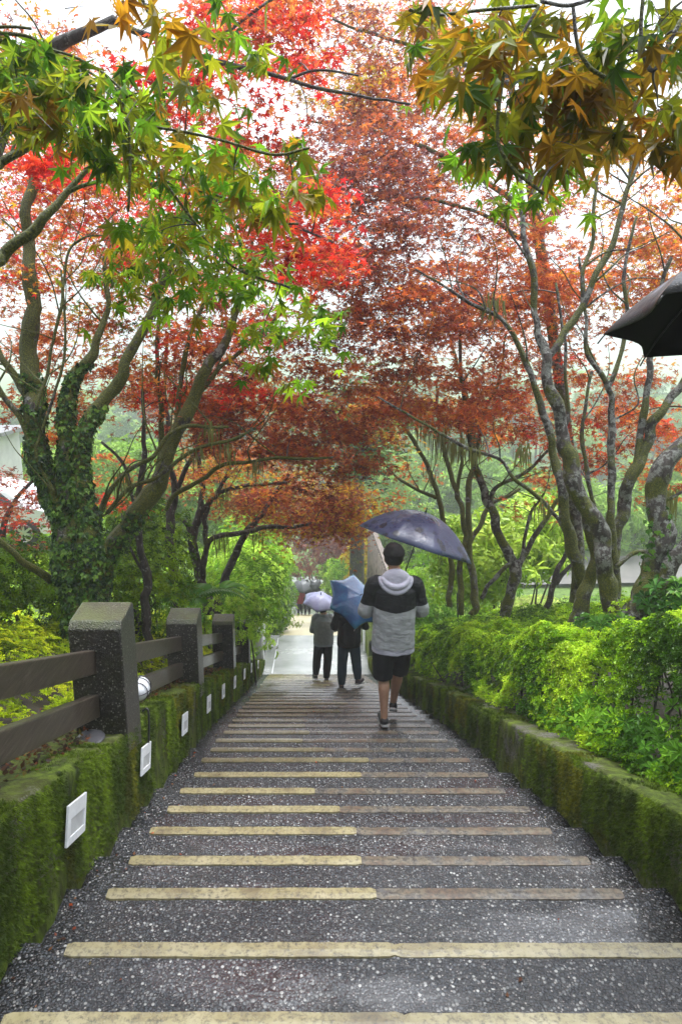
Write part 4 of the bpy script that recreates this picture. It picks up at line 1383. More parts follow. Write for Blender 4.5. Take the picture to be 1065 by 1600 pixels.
region(N2, 880, 200, 60, 35, 5, 1.6, 2.0, ['olive', 'amber'], .12, 10, .075, 93, **gk)
region(N2, 850, 300, 38, 38, 4, 2.0, 2.4, ['green', 'lime'], .13, 14, .062, 94, **gk)
region(N2, 735, 255, 35, 25, 3, 1.9, 2.3, ['lime', 'green'], .11, 9, .065, 95, **gk)
region(N2, 650, 40, 30, 45, 3, 1.8, 2.2, ['green', 'olive'], .11, 10, .066, 96, **gk)
region(N2, 670, 155, 18, 10, 1, 1.8, 1.9, ['lime'], .06, 4, .065, 97, **gk)
region(N2, 1045, 210, 25, 20, 3, 1.6, 1.9, ['olive'], .07, 6, .07, 98, **gk)

region(R1, 960, 330, 150, 130, 22, 7, 9.5, ['orange', 'rust', 'gold'], .5, 62, .056, 201)
region(R1, 860, 480, 130, 90, 14, 7, 9.5, ['orange', 'rust'], .5, 62, .056, 202)
region(R2, 1030, 460, 70, 150, 16, 7, 9, ['orange', 'rust', 'gold'], .5, 62, .056, 203)
region(C2, 760, 180, 110, 110, 20, 8, 11, ['orange', 'rust', 'gold'], .5, 70, .056, 204)
region(T1, 60, 230, 110, 130, 20, 7, 9.5, ['orange', 'rust', 'gold', 'red'], .5, 62, .056, 205)
region(T1, 150, 430, 120, 110, 18, 7, 9.5, ['orange', 'rust', 'gold'], .5, 60, .056, 206)
region(T1, 40, 470, 80, 90, 10, 7, 9, ['orange', 'rust'], .45, 60, .056, 207)
region(C1, 330, 330, 120, 120, 18, 6, 8, ['orange', 'rust', 'red'], .45, 75, .056, 208)
region(C1, 250, 430, 110, 90, 14, 6.5, 8.5, ['orange', 'rust', 'gold'], .45, 60, .056, 209)
T1.sprout(26, 5.7, seed=1, zmin=-1.2); T2.sprout(22, 6.2, seed=2, zmin=-1.6); R1.sprout(34, 5.6, seed=3, zmin=-1.2); R2.sprout(6, 5.2, seed=4, zmin=-1)
R3.sprout(10, 8, seed=5, zmin=-2.2); R4.sprout(12, 10, seed=6, zmin=-3); T5.sprout(8, 10, seed=7, zmin=-2.8); T4.sprout(5, 8.5, seed=8, zmin=-2)
for t in (T1, T2, T3, T4, T5, T6, T7, R1, R2, R3, R4, R5, C1, C2, N1, N2):
    t.finish(twig_r=.0035 if t in (N1, N2) else .006)

# ---- ivy, hanging lichen
def ivy(tree, lines, n, smin, smax, key_cols, seed, ymin=None, rk=1.0):
    r = np.random.default_rng(seed)
    nodes = []
    for L in lines: nodes += [p for p in L]
    nodes = np.array(nodes)
    Ns = np.array([a for a, b in tree.nodes]); Rr = np.array([b for a, b in tree.nodes])
    j = r.integers(0, len(nodes) - 1, n)
    t = r.random(n)[:, None]
    c = nodes[j] * (1 - t) + nodes[j + 1] * t
    okk = np.linalg.norm(nodes[j] - nodes[j + 1], axis=1) < .3
    c = c[okk]
    rad = np.array([Rr[np.argmin(np.linalg.norm(Ns - q, axis=1))] for q in c])
    a = r.uniform(0, 2 * PI, len(c))
    nr = np.stack([np.cos(a), np.sin(a), np.zeros(len(c))], 1)
    P = c + nr * (rad * r.uniform(.95, 1.10, len(c)) + .008)[:, None]
    nn = nr + r.normal(0, .35, (len(c), 3)) + [0, 0, .25]
    # leaf tips hang down
    Mx = frames(nn, np.zeros(len(c)) + PI + r.normal(0, .5, len(c)))
    V, F = scatter(ivyV, ivyF, P, Mx, r.uniform(smin, smax, len(c)))
    col = np.array(key_cols)[r.integers(0, len(key_cols), len(c))] * r.uniform(.6, 1.3, (len(c), 1))
    mesh_np('ivy', V, F, M['green'], tree.root, smooth=False, col=np.repeat(col, len(ivyV), 0))
IV = [(.020, .055, .010), (.035, .09, .014), (.06, .14, .015), (.14, .25, .03), (.012, .035, .01), (.09, .17, .03)]
ivy(T1, [i1[:44], i2[:30], i3[:26], i1[:34], i1[:30], i1[:24], i2[:14], i3[:14]], 9500, .018, .062, IV, 5)
ivy(T2, [j1[:26]], 1500, .025, .045, IV, 6)
ivy(R2, [np.array([at(1010 + 20 * i / 12, 960 - 14 * i, 5.1) for i in range(13)])], 90, .03, .06, [(.05, .13, .02), (.10, .2, .03)], 7)

def hanging(tree, spots, seed):
    r = np.random.default_rng(seed)
    for (px, py, d, ln, k) in spots:
        VV = []; FF = []; n0 = 0
        for i in range(k):
            p = at(px + r.normal(0, 9), py + r.normal(0, 5), d + r.normal(0, .08))
            w = r.uniform(.004, .010); l = ln * r.uniform(.4, 1.1)
            a = r.uniform(0, PI); s = np.array([math.cos(a), math.sin(a), 0]) * w
            o1 = np.array([r.normal(0, .012), r.normal(0, .012), 0])
            VV += [p - s, p + s, p + s * .8 + o1 - [0, 0, l * .5], p - s * .8 + o1 - [0, 0, l * .5], p + o1 * 1.6 - [0, 0, l]]
            FF += [[n0, n0 + 1, n0 + 2], [n0, n0 + 2, n0 + 3], [n0 + 3, n0 + 2, n0 + 4]]
            n0 += 5
        VV = np.array(VV)
        mesh_np('hanging_lichen', VV, np.array(FF), M['green'], tree.root, smooth=False, col=np.tile([.16, .17, .05], (len(VV), 1)))
hanging(R4, [(661, 655, 9.8, .5, 60), (687, 668, 9.8, .55, 60), (712, 690, 9.8, .45, 50), (745, 690, 9.9, .4, 40), (640, 650, 9.8, .4, 40), (672, 735, 9.9, .3, 20), (700, 690, 9.9, .5, 30)], 3)
hanging(R1, [(770, 470, 5.9, .22, 35), (820, 700, 6.1, .25, 25), (735, 700, 6.2, .22, 25), (850, 790, 6.1, .18, 20), (1045, 770, 5.4, .35, 40)], 4)
hanging(T2, [(330, 665, 6, .22, 30), (400, 722, 6.8, .18, 25), (300, 706, 6, .2, 25), (350, 700, 6.0, .2, 20), (190, 740, 6, .3, 25)], 5)
hanging(T5, [(345, 838, 10, .35, 40), (400, 832, 10, .3, 30), (350, 770, 10, .35, 40)], 6)

# ================================================================ SHRUBS
def hull_leaves(P, nrm, S, tmpl, cols, seed, up=.6, jit=.35):
    r = np.random.default_rng(seed)
    nn = nrm + np.array([0, 0, up]) + r.normal(0, jit, P.shape)
    Mx = frames(nn, r.uniform(0, 2 * PI, len(P)))
    V, F = scatter(tmpl[0], tmpl[1], P, Mx, S)
    return V, F, np.repeat(cols, len(tmpl[0]), 0)

def shade(P, pal, seed, sc=2.0, var=.22):
    """leaf colour: patches of younger and older growth"""
    r = np.random.default_rng(seed)
    pal = np.array(pal)
    u = np.clip((fbm(P, sc, seed, 3) - .28) / .44 + r.normal(0, .22, len(P)), 0, .999) * (len(pal) - 1)
    i = u.astype(int); t = (u - i)[:, None]
    return (pal[i] * (1 - t) + pal[np.minimum(i + 1, len(pal) - 1)] * t) * (1 + r.normal(0, var, (len(P), 1)))

AZ = [(.04, .10, .006), (.11, .23, .008), (.20, .37, .010), (.31, .48, .016), (.42, .58, .03)]
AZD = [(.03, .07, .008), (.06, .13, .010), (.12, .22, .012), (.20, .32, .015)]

def hedge(name, label, x0, x1, y0, y1, top, ground, n, size, pal, seed, side=1, face=.0):
    """clipped hedge: sprigs under the surface top(x, Y)"""
    r = np.random.default_rng(seed)
    c = ((x0 + x1) / 2, (y0 + y1) / 2)
    root = empty(name, (c[0], c[1], float(ground(*c))), label, 'hedge')
    x = r.uniform(min(x0, x1), max(x0, x1), n)
    if face: x = np.where(r.random(n) < .45, x0 + side * face * r.random(n), x)
    u = r.random(n)
    Y = y0 + (y1 - y0) * u ** 1.35
    zt = top(x, Y); zg = ground(x, Y)
    dep = r.exponential(.10, n)
    P = np.stack([x, Y, zt - dep], 1)
    P[:, 2] += (fbm(P * [1, 1, 0], 3.2, seed, 3) - .5) * .34
    # holes between the tufts
    keep = (fbm(P, 5.0, seed + 2, 2) > .40) & (P[:, 2] > zg)
    e = 1e-2
    gx = (top(x + e, Y) - zt) / e; gy = (top(x, Y + e) - zt) / e
    nr = np.stack([-gx, -gy - .2, np.ones(n)], 1)
    nr /= np.linalg.norm(nr, axis=1)[:, None]
    P, nr = P[keep], nr[keep]
    d = P @ FW
    S = size * r.uniform(.7, 1.3, len(P)) * np.clip(.85 + .05 * (d - 3), .85, 1.4)
    cols = shade(P, pal, seed)
    V, F, C = hull_leaves(P, nr, S, WH[seed % 3], cols, seed)
    mesh_np('foliage', V, F, M['green'], root, smooth=False, col=C)
    st = G()
    for i in range(int(abs(x1 - x0) * (y1 - y0) * 7)):
        xx = r.uniform(min(x0, x1), max(x0, x1)); yy = y0 + (y1 - y0) * r.random() ** 1.3
        z0, z1 = float(ground(xx, yy)) - .05, float(top(xx, yy)[0]) - .26
        if z1 < z0 + .1: continue
        k = np.array([r.normal(0, .08), r.normal(0, .08), 0])
        st.tube([(xx, yy, z0), tuple(np.array([xx, yy, (z0 + z1) / 2]) + k), tuple(np.array([xx, yy, z1]) + k * 2)], [.011, .008, .004], 5, cap=False, res=3)
    so_ = st.build('stems', M['twig'], root, True); so_['kind'] = 'stuff'
    return root

def top_r(x, Y):
    x, Y = np.atleast_1d(np.asarray(x, float)), np.atleast_1d(np.asarray(Y, float))
    q = .66 - .54 * sstep(1.48, 1.80, x + (vnoise(np.stack([x * 0, Y, Y * 0], 1), 1.9, 8) - .5) * .22) - .26 * sstep(1.80, 3.0, x)
    q = q + .25 * sstep(10.5, 13.2, Y)
    return zpath(Y) + 1.131 - 1.067 * q
hedge('azalea_hedge', 'long clipped bright green azalea hedge along the kerb wall on the umbrella side', 1.55, 4.6, 1.3, 13.6, top_r, zground, 80000, .034, AZ, 1, side=1, face=.5)
# larger-leaved weeds at its foot near the camera
def tufts(name, label, cat, P, nr, S, tmpl, cols, seed, kind=None, jit=.4, up=.5, mat='green'):
    V, F, C = hull_leaves(P, nr, S, tmpl, cols, seed, up, jit)
    o = mesh_np(name, V, F, M[mat], None, smooth=False, col=C, loc=tuple(P.mean(0)))
    tag(o, label, cat, kind=kind)
    return o
r = np.random.default_rng(77)
def sprays(n, y0, y1, xm, qz, seed):
    r = np.random.default_rng(seed)
    Y = r.uniform(y0, y1, n); x = xm + np.abs(r.normal(0, .13, n))
    return np.stack([x, Y, -.408 * Y - 1.067 * (qz + r.normal(0, .06, n) - .5 * (x - xm))], 1)
P = sprays(380, 2.0, 4.6, 1.57, .66, 5)
tufts('creeping_shrub', 'broad-leaved creeping shrub spilling over the kerb wall at the foot of the long hedge', 'shrub', P, np.tile([-.5, -.4, .6], (len(P), 1)), r.uniform(.045, .075, len(P)), WH[1], shade(P, [(.05, .13, .015), (.10, .24, .02), (.20, .38, .03)], 4), 4)

def top_l(x, Y):
    x, Y = np.atleast_1d(np.asarray(x, float)), np.atleast_1d(np.asarray(Y, float))
    q = .50 - .62 * sstep(1.45, 2.1, -x) * sstep(5.2, 4.2, Y) - .40 * sstep(1.35, 1.8, -x) * sstep(4.4, 5.4, Y)
    q = q - .25 * sstep(9.5, 11.5, Y) * sstep(1.4, 2.2, -x)
    return zpath(Y) + 1.131 - 1.067 * q
hedge('azalea_hedge', 'yellow-green azalea hedge growing behind the fence planks', -1.28, -3.6, 1.2, 13.5, top_l, zground, 26000, .038,
      [(.09, .14, .008), (.18, .26, .010), (.30, .40, .012), (.44, .52, .02), (.55, .58, .03)], 2)

def bush(label, blobs, n, size, tmpl, pal, seed, name='shrub', cat='shrub', stems=6, jit=.35, up=.5, mat='green', grp=None):
    r = np.random.default_rng(seed)
    B = [(np.array(c), np.array(s)) for c, s in blobs]
    w = np.array([s[0] * s[1] + s[0] * s[2] for c, s in B]); w /= w.sum()
    c0 = B[0][0]
    root = empty(name, (c0[0], c0[1], float(zground(c0[0], c0[1]))), label, cat, grp)
    PP, NN = [], []
    for (c, s), q in zip(B, w):
        m = int(n * q)
        a = r.normal(0, 1, (m, 3)); a[:, 2] = np.where(a[:, 2] < 0, a[:, 2] * .55, a[:, 2])
        a /= np.linalg.norm(a, axis=1)[:, None]
        rr = 1 - r.exponential(.12, m)
        P = c + a * s * np.clip(rr, .1, 1.2)[:, None]
        P += (np.stack([fbm(P, 3.0 / max(.3, s.max()), seed + k, 2) for k in range(3)], 1) - .5) * s.max() * .9
        PP.append(P); NN.append(a)
    P, nr = np.vstack(PP), np.vstack(NN)
    keep = fbm(P, 2.6 / max(.3, B[0][1].max()), seed + 9, 2) > .36
    P, nr = P[keep], nr[keep]
    cols = shade(P, pal, seed, 1.2 / max(.3, B[0][1].max()))
    V, F, C = hull_leaves(P, nr, size * r.uniform(.7, 1.3, len(P)), tmpl, cols, seed, up, jit)
    mesh_np('foliage', V, F, M[mat], root, smooth=False, col=C)
    st = G()
    for i in range(stems):
        c, s = B[i % len(B)]
        e = c + r.normal(0, .3, 3) * s
        b0 = np.array([c[0] + r.normal(0, .1) * s[0], c[1] + r.normal(0, .1) * s[1], 0]); b0[2] = float(zground(b0[0], b0[1])) - .05
        st.tube([b0, (b0 + e) / 2 + r.normal(0, .056, 3), e], [.02 * s[0] + .008, .015 * s[0] + .006, .005], 5, res=4, cap=False)
    so_ = st.build('stems', M['twig'], root, True); so_['kind'] = 'stuff'
    return root
def P_(px, py, d): return tuple(at(px, py, d))
LG = [(.09, .2, .015), (.18, .36, .02), (.32, .50, .03), (.44, .60, .08)]
bush('bright lime shrub bulging over the wall past the third fence post', [(P_(385, 935, 11.5), (.75, .9, .55)), (P_(345, 955, 10.5), (.6, .7, .45)), (P_(395, 975, 12.6), (.4, .8, .5))], 3600, .06, WH[0], LG, 21)
bush('tall bushy green shrub beside the white parapet', [(P_(380, 885, 16), (1.0, 1.2, .8)), (P_(398, 862, 18), (.9, 1.4, .9)), (P_(418, 905, 20), (.55, 1.6, .7))], 3200, .13, WH[1], LG, 22)
bush('feathery pale green shrub overhanging the far mossy wall', [(P_(411, 940, 20), (.5, 1.8, .7)), (P_(424, 905, 26), (.6, 2.2, 1.1))], 2400, .14, WH[2], [(.10, .2, .03), (.2, .34, .05), (.3, .44, .08)], 23)
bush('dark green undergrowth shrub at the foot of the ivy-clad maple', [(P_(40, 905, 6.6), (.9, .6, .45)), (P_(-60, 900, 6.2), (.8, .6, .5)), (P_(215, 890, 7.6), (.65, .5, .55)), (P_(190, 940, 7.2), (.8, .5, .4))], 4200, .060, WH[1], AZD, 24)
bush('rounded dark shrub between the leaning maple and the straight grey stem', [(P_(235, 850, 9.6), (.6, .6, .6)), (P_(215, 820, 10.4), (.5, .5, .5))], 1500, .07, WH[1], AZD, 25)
bush('pale yellow-green willow-leaved shrub glowing behind the slim forked maple', [(P_(770, 860, 11.5), (.9, .8, .65)), (P_(820, 850, 12), (.8, .8, .7)), (P_(735, 900, 11.5), (.6, .6, .4)), (P_(850, 815, 13), (.8, .8, .45))], 1500, .20, narrow_template(5, .11), [(.20, .34, .02), (.30, .46, .03), (.42, .56, .06)], 26, jit=.6)
bush('big-leaved weed climbing at the foot of the pale clump of trunks', [(P_(945, 985, 5.15), (.22, .15, .12)), (P_(1050, 940, 5.0), (.2, .15, .12))], 160, .085, WH[1], [(.03, .10, .02), (.07, .18, .03), (.14, .28, .04)], 27, stems=3)
bush('yellow-leaved bush between the cedar and the palisade', [(P_(566, 880, 27), (.55, 1.2, 1.2)), (P_(572, 915, 25), (.5, 1.0, .9))], 900, .16, WH[0], [(.42, .38, .02), (.52, .45, .03), (.50, .30, .03), (.30, .34, .03)], 28)
bush('low green bush at the far end of the path', [(P_(535, 905, 30), (.8, 1.0, .9)), (P_(525, 900, 33), (.8, 1.0, .8))], 700, .2, WH[1], LG, 29)
bush('far plum-coloured maple closing the end of the path', [(P_(500, 868, 36), (2.4, 2, 1.1)), (P_(540, 850, 34), (1.6, 2, 1.0)), (P_(460, 860, 38), (1.6, 2, 1.1)), (P_(520, 815, 37), (2.2, 2, 1.0)), (P_(590, 835, 38), (1.3, 2, .9))], 6500, .17, STAR, PAL['plum'] + [(.3, .14, .10), (.22, .10, .09)], 30, name='maple_tree', cat='tree', stems=8, mat='leaf')
bush('grassy green shrub on the slope behind the walking man', [(P_(680, 930, 15), (1.1, 1.2, .5)), (P_(640, 950, 13.5), (.7, .9, .4)), (P_(720, 905, 17), (1.3, 1.2, .6))], 2600, .11, WH[2], [(.10, .22, .02), (.2, .36, .03), (.3, .46, .05)], 31)
bush('light green bush at the edge of the meadow beyond the umbrella', [(P_(655, 845, 30), (2.0, 1.5, 1.2)), (P_(735, 850, 32), (2.4, 1.5, 1.3)), (P_(600, 815, 36), (2.2, 1.5, 1.4))], 2200, .30, WH[1], [(.10, .18, .03), (.18, .30, .05), (.28, .40, .08)], 32)

MG = [(.16, .28, .05), (.26, .42, .07), (.38, .54, .10)]
bush('pale green bushes beyond the road behind the big clump', [(P_(900, 800, 30), (2.6, 1.8, 1.6)), (P_(1010, 795, 32), (2.8, 1.8, 1.7)), (P_(830, 790, 34), (2.6, 1.8, 1.8)), (P_(1080, 780, 33), (2.4, 1.8, 1.8))], 4200, .30, WH[1], MG, 41)
bush('pale green thicket on the bank behind the leaning maple', [(P_(200, 760, 24), (2.4, 1.8, 1.4)), (P_(110, 740, 27), (2.6, 1.8, 1.5)), (P_(290, 770, 26), (2.4, 1.8, 1.5)), (P_(370, 790, 28), (2.2, 1.8, 1.6))], 4200, .26, WH[1], MG, 42)
bush('misty yellow-green bush above the tip of the navy umbrella', [(P_(600, 760, 44), (3.0, 2.0, 2.2)), (P_(680, 765, 46), (3.2, 2.0, 2.2)), (P_(760, 770, 44), (3.2, 2.0, 2.0))], 3000, .40, WH[1], MG, 43)
# ferns
def fern(px, py, d, n, L, label, seed):
    r = np.random.default_rng(seed)
    c = at(px, py, d); 
    g = G(); 
    root = empty('fern', tuple(c), label, 'fern', 'ferns behind the fence')
    for i in range(n):
        a = 2 * PI * i / n + r.normal(0, .2); l = L * r.uniform(.75, 1.1)
        ts = np.linspace(0, 1, 22)
        pts = c + np.stack([np.cos(a) * l * ts, np.sin(a) * l * ts, l * (.75 * ts - .75 * ts ** 2.2)], 1)
        fr = G().tube(pts, np.linspace(.004, .001, 22), 4, cap=False)
        V, F = [], []
        side = np.array([-math.sin(a), math.cos(a), 0])
        for k in range(2, 22):
            w = l * .24 * math.sin(PI * min(1, (k / 22) ** .6)) * (1 if k < 20 else .6) + .01
            for s in (-1, 1):
                b = len(V)
                t = pts[min(21, k)] - pts[k - 1]; t /= np.linalg.norm(t)
                tip = pts[k] + side * s * w + t * w * .35 - [0, 0, w * .3]
                V += [pts[k] - t * .010 * l / .5, pts[k] + t * .012 * l / .5, pts[k] + side * s * w * .5 + t * .03, tip]
                F += [[b, b + 1, b + 2], [b, b + 2, b + 3]]
        col = np.array([.07, .20, .015]) * r.uniform(.8, 1.3)
        mesh_np('frond', np.vstack([V]), np.array(F), M['green'], root, smooth=False, col=np.tile(col, (len(V), 1)))
fern(300, 940, 7.4, 9, .55, 'arching bright green fern just past the straight grey stem', 1)
fern(255, 925, 7.9, 8, .5, 'fern with raised fronds between the crooked stem and the straight grey stem', 2)
fern(345, 925, 8.6, 8, .45, 'smaller fern fanning out in front of the slanting grey stem', 3)

# grass on the meadow slopes, and along the foot of the fence
n = 26000
bx = np.concatenate([rng.uniform(1.9, 9, n // 2), rng.uniform(2, 26, n // 2)]); bY = np.concatenate([rng.uniform(12.5, 24, n // 2), rng.uniform(18, 42, n // 2)])
road_gap = ~((bx > 4) & (np.abs(bY - 26.2 - .06 * (bx - 5)) < 2.7))
bx, bY = bx[road_gap], bY[road_gap]
P = np.stack([bx, bY, zground(bx, bY) + .02], 1)
tufts('grass', 'light green grass growing on the slope below the trees', 'grass', P, np.tile([0, 0, 1.0], (len(P), 1)), rng.uniform(.07, .2, len(P)) * (1 + .03 * (bY - 12)), WH[2], shade(P, [(.16, .3, .04), (.28, .46, .06), (.40, .56, .10), (.46, .52, .14)], 6, .35), 6, kind='stuff', up=1.5)
n = 7000
bx = -rng.uniform(3.4, 9, n); bY = rng.uniform(5, 30, n)
P = np.stack([bx, bY, zground(bx, bY) + .02], 1)
tufts('undergrowth', 'green undergrowth on the bank behind the left trees', 'undergrowth', P, np.tile([0, 0, 1.0], (n, 1)), rng.uniform(.08, .2, n), WH[1], shade(P, AZ, 9, .6), 9, kind='stuff', up=1.0)

# cedar by the palisade
cb = at(556, 985, 24.0); cb[2] = float(zground(cb[0], cb[1]))
ced = empty('cedar_tree', tuple(cb), 'thick straight grey-brown cedar trunk rising by the yellow-leaved bush', 'tree')
G().tube([cb - [0, 0, .3], cb + [0, 0, .6], cb + [-.02, 0, 3.0], cb + [0, 0, 7.5]], [.34, .27, .23, .12], 16, res=6, noise=.10).build('trunk', M['bark_d'], ced, True)
r = np.random.default_rng(4)
P = cb + np.array([0, 0, 6.2]) + r.normal(0, 1, (900, 3)) * [.7, .7, .9]
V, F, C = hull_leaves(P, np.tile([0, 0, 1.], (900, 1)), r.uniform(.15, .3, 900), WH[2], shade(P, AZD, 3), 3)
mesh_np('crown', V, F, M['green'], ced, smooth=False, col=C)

# ---- far wood and hills
r = np.random.default_rng(99)
VV, FF, CC = [], [], []; off = 0
tr = G()
for i in range(190):
    row = i % 3
    Y = [68, 80, 95][row] + r.uniform(-5, 5); x = r.uniform(-48, 62)
    z0 = float(zground(x, Y)) 
    h = r.uniform(6.5, 9.5) * (1 + .12 * row); cw = r.uniform(1.6, 2.8)
    tr.tube([(x, Y, z0 - .3), (x + r.normal(0, .3), Y, z0 + h * .8)], [.20, .07], 5, cap=False)
    for k in range(3 + (row > 0)):
        cc = np.array([x + r.normal(0, cw * .45), Y + r.normal(0, 1), z0 + h * r.uniform(.35, .92)])
        m = 75
        a = r.normal(0, 1, (m, 3)); a /= np.linalg.norm(a, axis=1)[:, None]
        P = cc + a * np.array([cw * .7, cw * .7, cw * .55]) * r.uniform(.6, 1.1, (m, 1))
        base = np.array([(.14, .26, .08), (.22, .36, .10), (.34, .48, .13), (.14, .24, .09)][r.integers(0, 4)])
        V, F, C = hull_leaves(P, a, r.uniform(.35, .75, m), WH[0], base * r.uniform(.7, 1.3, (m, 1)), i)
        VV.append(V); FF.append(F + off); CC.append(C); off += len(V)
fw = mesh_np('woods', np.vstack(VV), np.vstack(FF), M['green'], None, smooth=False, col=np.vstack(CC))
tag(fw, 'misty far wood closing the valley', 'woods', kind='stuff')
tw = tr.build('trunks', M['bark_r'], fw, True)


xs = np.linspace(-420, 480, 120); ys = np.linspace(115, 420, 60)
X, Y = np.meshgrid(xs, ys)
Pq = np.stack([X, Y, X * 0], -1).reshape(-1, 3)
hgt = sstep(110, 300, Pq[:, 1]) * (6 + 12 * fbm(Pq, .008, 4, 3)) + (fbm(Pq, .09, 8, 3) - .5) * 5 * sstep(110, 150, Pq[:, 1])
Pq[:, 2] = -17 + hgt
i = np.arange(len(ys) - 1)[:, None] * len(xs) + np.arange(len(xs) - 1)[None]
m_, nt_, out_ = newmat('forest_hill')
n_ = noise(nt_, coord(nt_), .25, 6, .75)
princ(nt_, out_, ramp(nt_, n_, [(.3, (.08, .14, .06)), (.55, (.15, .23, .09)), (.75, (.24, .32, .12))]), .9, bump(nt_, n_, 1.0, 2.0), .1)
hl = mesh_np('hills', Pq, np.stack([i, i + 1, i + 1 + len(xs), i + len(xs)], -1).reshape(-1, 4), m_)
tag(hl, None, None, kind='structure')
# ================================================================ PEOPLE
def remesh(o, voxel, smooth=4, disp=0, dscale=8, seed=0):
    m = o.modifiers.new('r', 'REMESH'); m.mode = 'VOXEL'; m.voxel_size = voxel; m.use_smooth_shade = True
    if smooth:
        s = o.modifiers.new('s', 'SMOOTH'); s.factor = .5; s.iterations = smooth
    dg = bpy.context.evaluated_depsgraph_get()
    me = bpy.data.meshes.new_from_object(o.evaluated_get(dg))
    mats = [x for x in o.data.materials]
    o.modifiers.clear()
    me.name = o.data.name
    o.data = me
    me.materials.clear()
    for x in mats: me.materials.append(x)
    if disp:
        n = len(me.vertices)
        co = np.empty(n * 3, np.float32); me.vertices.foreach_get('co', co); co = co.reshape(-1, 3)
        no = np.array([v.normal for v in me.vertices])
        w = (fbm(co * [1, 1, 1.6], dscale, seed, 3) - .5) * 2 * disp
        ridge = (1 - np.abs(fbm(co * [.7, .7, 2.0], dscale * 1.3, seed + 5, 2) - .5) * 7).clip(0, 1) * disp * .8
        co += no * (w + ridge * .35)[:, None]
        me.vertices.foreach_set('co', co.ravel())
        me.update()
    me.polygons.foreach_set('use_smooth', [True] * len(me.polygons))
    return o

def loft(g, secs, n=22):
    """secs: (x, y, z, rx, ry) horizontal ovals"""
    V, k = [], len(secs)
    for (x, y, z, rx, ry) in secs:
        for j in range(n):
            a = 2 * PI * j / n
            ca, sa = math.cos(a), math.sin(a)
            V.append((x + rx * math.copysign(abs(ca) ** .85, ca), y + ry * math.copysign(abs(sa) ** .85, sa), z))
    V.append(secs[0][:3]); V.append(secs[-1][:3])
    F = [[i * n + j, i * n + (j + 1) % n, (i + 1) * n + (j + 1) % n, (i + 1) * n + j] for i in range(k - 1) for j in range(n)]
    c0 = [[k * n, (j + 1) % n, j] for j in range(n)]
    c1 = [[k * n + 1, (k - 1) * n + j, (k - 1) * n + (j + 1) % n] for j in range(n)]
    return g.add(V, [F, c0, c1])

def hand(g, wrist, fwd, palm_up, s=1.0, curl=1.2, side=1):
    """palm, four fingers of different length curled, thumb from the side of the palm"""
    f = np.array(fwd, float); f /= np.linalg.norm(f)
    u = np.array(palm_up, float); u -= f * (u @ f); u /= np.linalg.norm(u)
    w = np.cross(f, u) * side
    Rm = np.stack([w, f, u], 1)
    g.ell(np.array(wrist) + f * .045 * s, (.040 * s, .052 * s, .016 * s), 14, 8, Rm)
    for i, L in enumerate((.070, .078, .073, .058)):
        p = np.array(wrist) + f * .088 * s + w * (.030 - .020 * i) * s
        pts = [p - f * .02 * s]; a = 0; d = f
        for seg, fr in enumerate((.45, .32, .25)):
            pts.append(pts[-1] + d * (L * fr + (.02 if seg == 0 else 0)) * s)
            a += curl * (.9 if seg == 0 else 1)
            d = f * math.cos(a) + u * math.sin(a)
        g.tube(pts, np.array([.0095, .009, .0082, .0068]) * s, 8, res=3)
    p = np.array(wrist) + f * .025 * s + w * .034 * s
    g.tube([p, p + (w * .022 + f * .022 + u * .008) * s, p + (w * .018 + f * .05 + u * .028) * s], np.array([.013, .011, .008]) * s, 8, res=3)

def fabric(name, col, rough=.75, zones=None, wet=.25, bs=.3):
    """zones: [(z0, z1, slope, colour)] bands of height above the feet; slope lets a band dip towards the middle"""
    m, nt, out = newmat(name)
    c = coord(nt)
    n = noise(nt, c, 9, 4); n2 = noise(nt, c, 260, 2)
    base = ramp(nt, n, [(.3, tuple(x * .8 for x in col)), (.7, tuple(min(1, x * 1.15) for x in col))])
    if zones:
        sx = N(nt, 'SeparateXYZ'); nt.links.new(c, sx.inputs[0])
        ax = math_(nt, 'ABSOLUTE', sx.outputs[0])
        for (z0, z1, sl, cc) in zones:
            zz = math_(nt, 'ADD', sx.outputs[2], math_(nt, 'MULTIPLY', ax, sl))
            f = math_(nt, 'MULTIPLY', math_(nt, 'GREATER_THAN', zz, z0), math_(nt, 'LESS_THAN', zz, z1))
            base = mixc(nt, f, base, cc)
    nm = bump(nt, n2, .15, .001)
    nm = bump(nt, noise(nt, coord(nt, 'Object', (1, 1, 2.2)), 14, 4, .6, .6), bs, .02, nm)
    princ(nt, out, base, rough, nm, .3)
    return m
def skinmat(name, col):
    m, nt, out = newmat(name)
    c = coord(nt)
    n = noise(nt, c, 12, 4)
    p = princ(nt, out, ramp(nt, n, [(.3, tuple(x * .85 for x in col)), (.7, tuple(x * 1.1 for x in col))]), .5, None, .4)
    p.inputs['Subsurface Weight'].default_value = .15
    p.inputs['Subsurface Radius'].default_value = (.01, .004, .002)
    return m
SKIN = skinmat('skin', (.46, .26, .17)); SKIN2 = skinmat('skin_light', (.42, .25, .17))
HAIR = mat_simple('hair', (.009, .008, .008), .6, spec=.2, nscale=60, nvar=.4, bstr=.6, bscale=150)
SHOE = mat_simple('shoe_black', (.018, .018, .020), .5); SOLE = mat_simple('shoe_sole', (.45, .45, .44), .5)

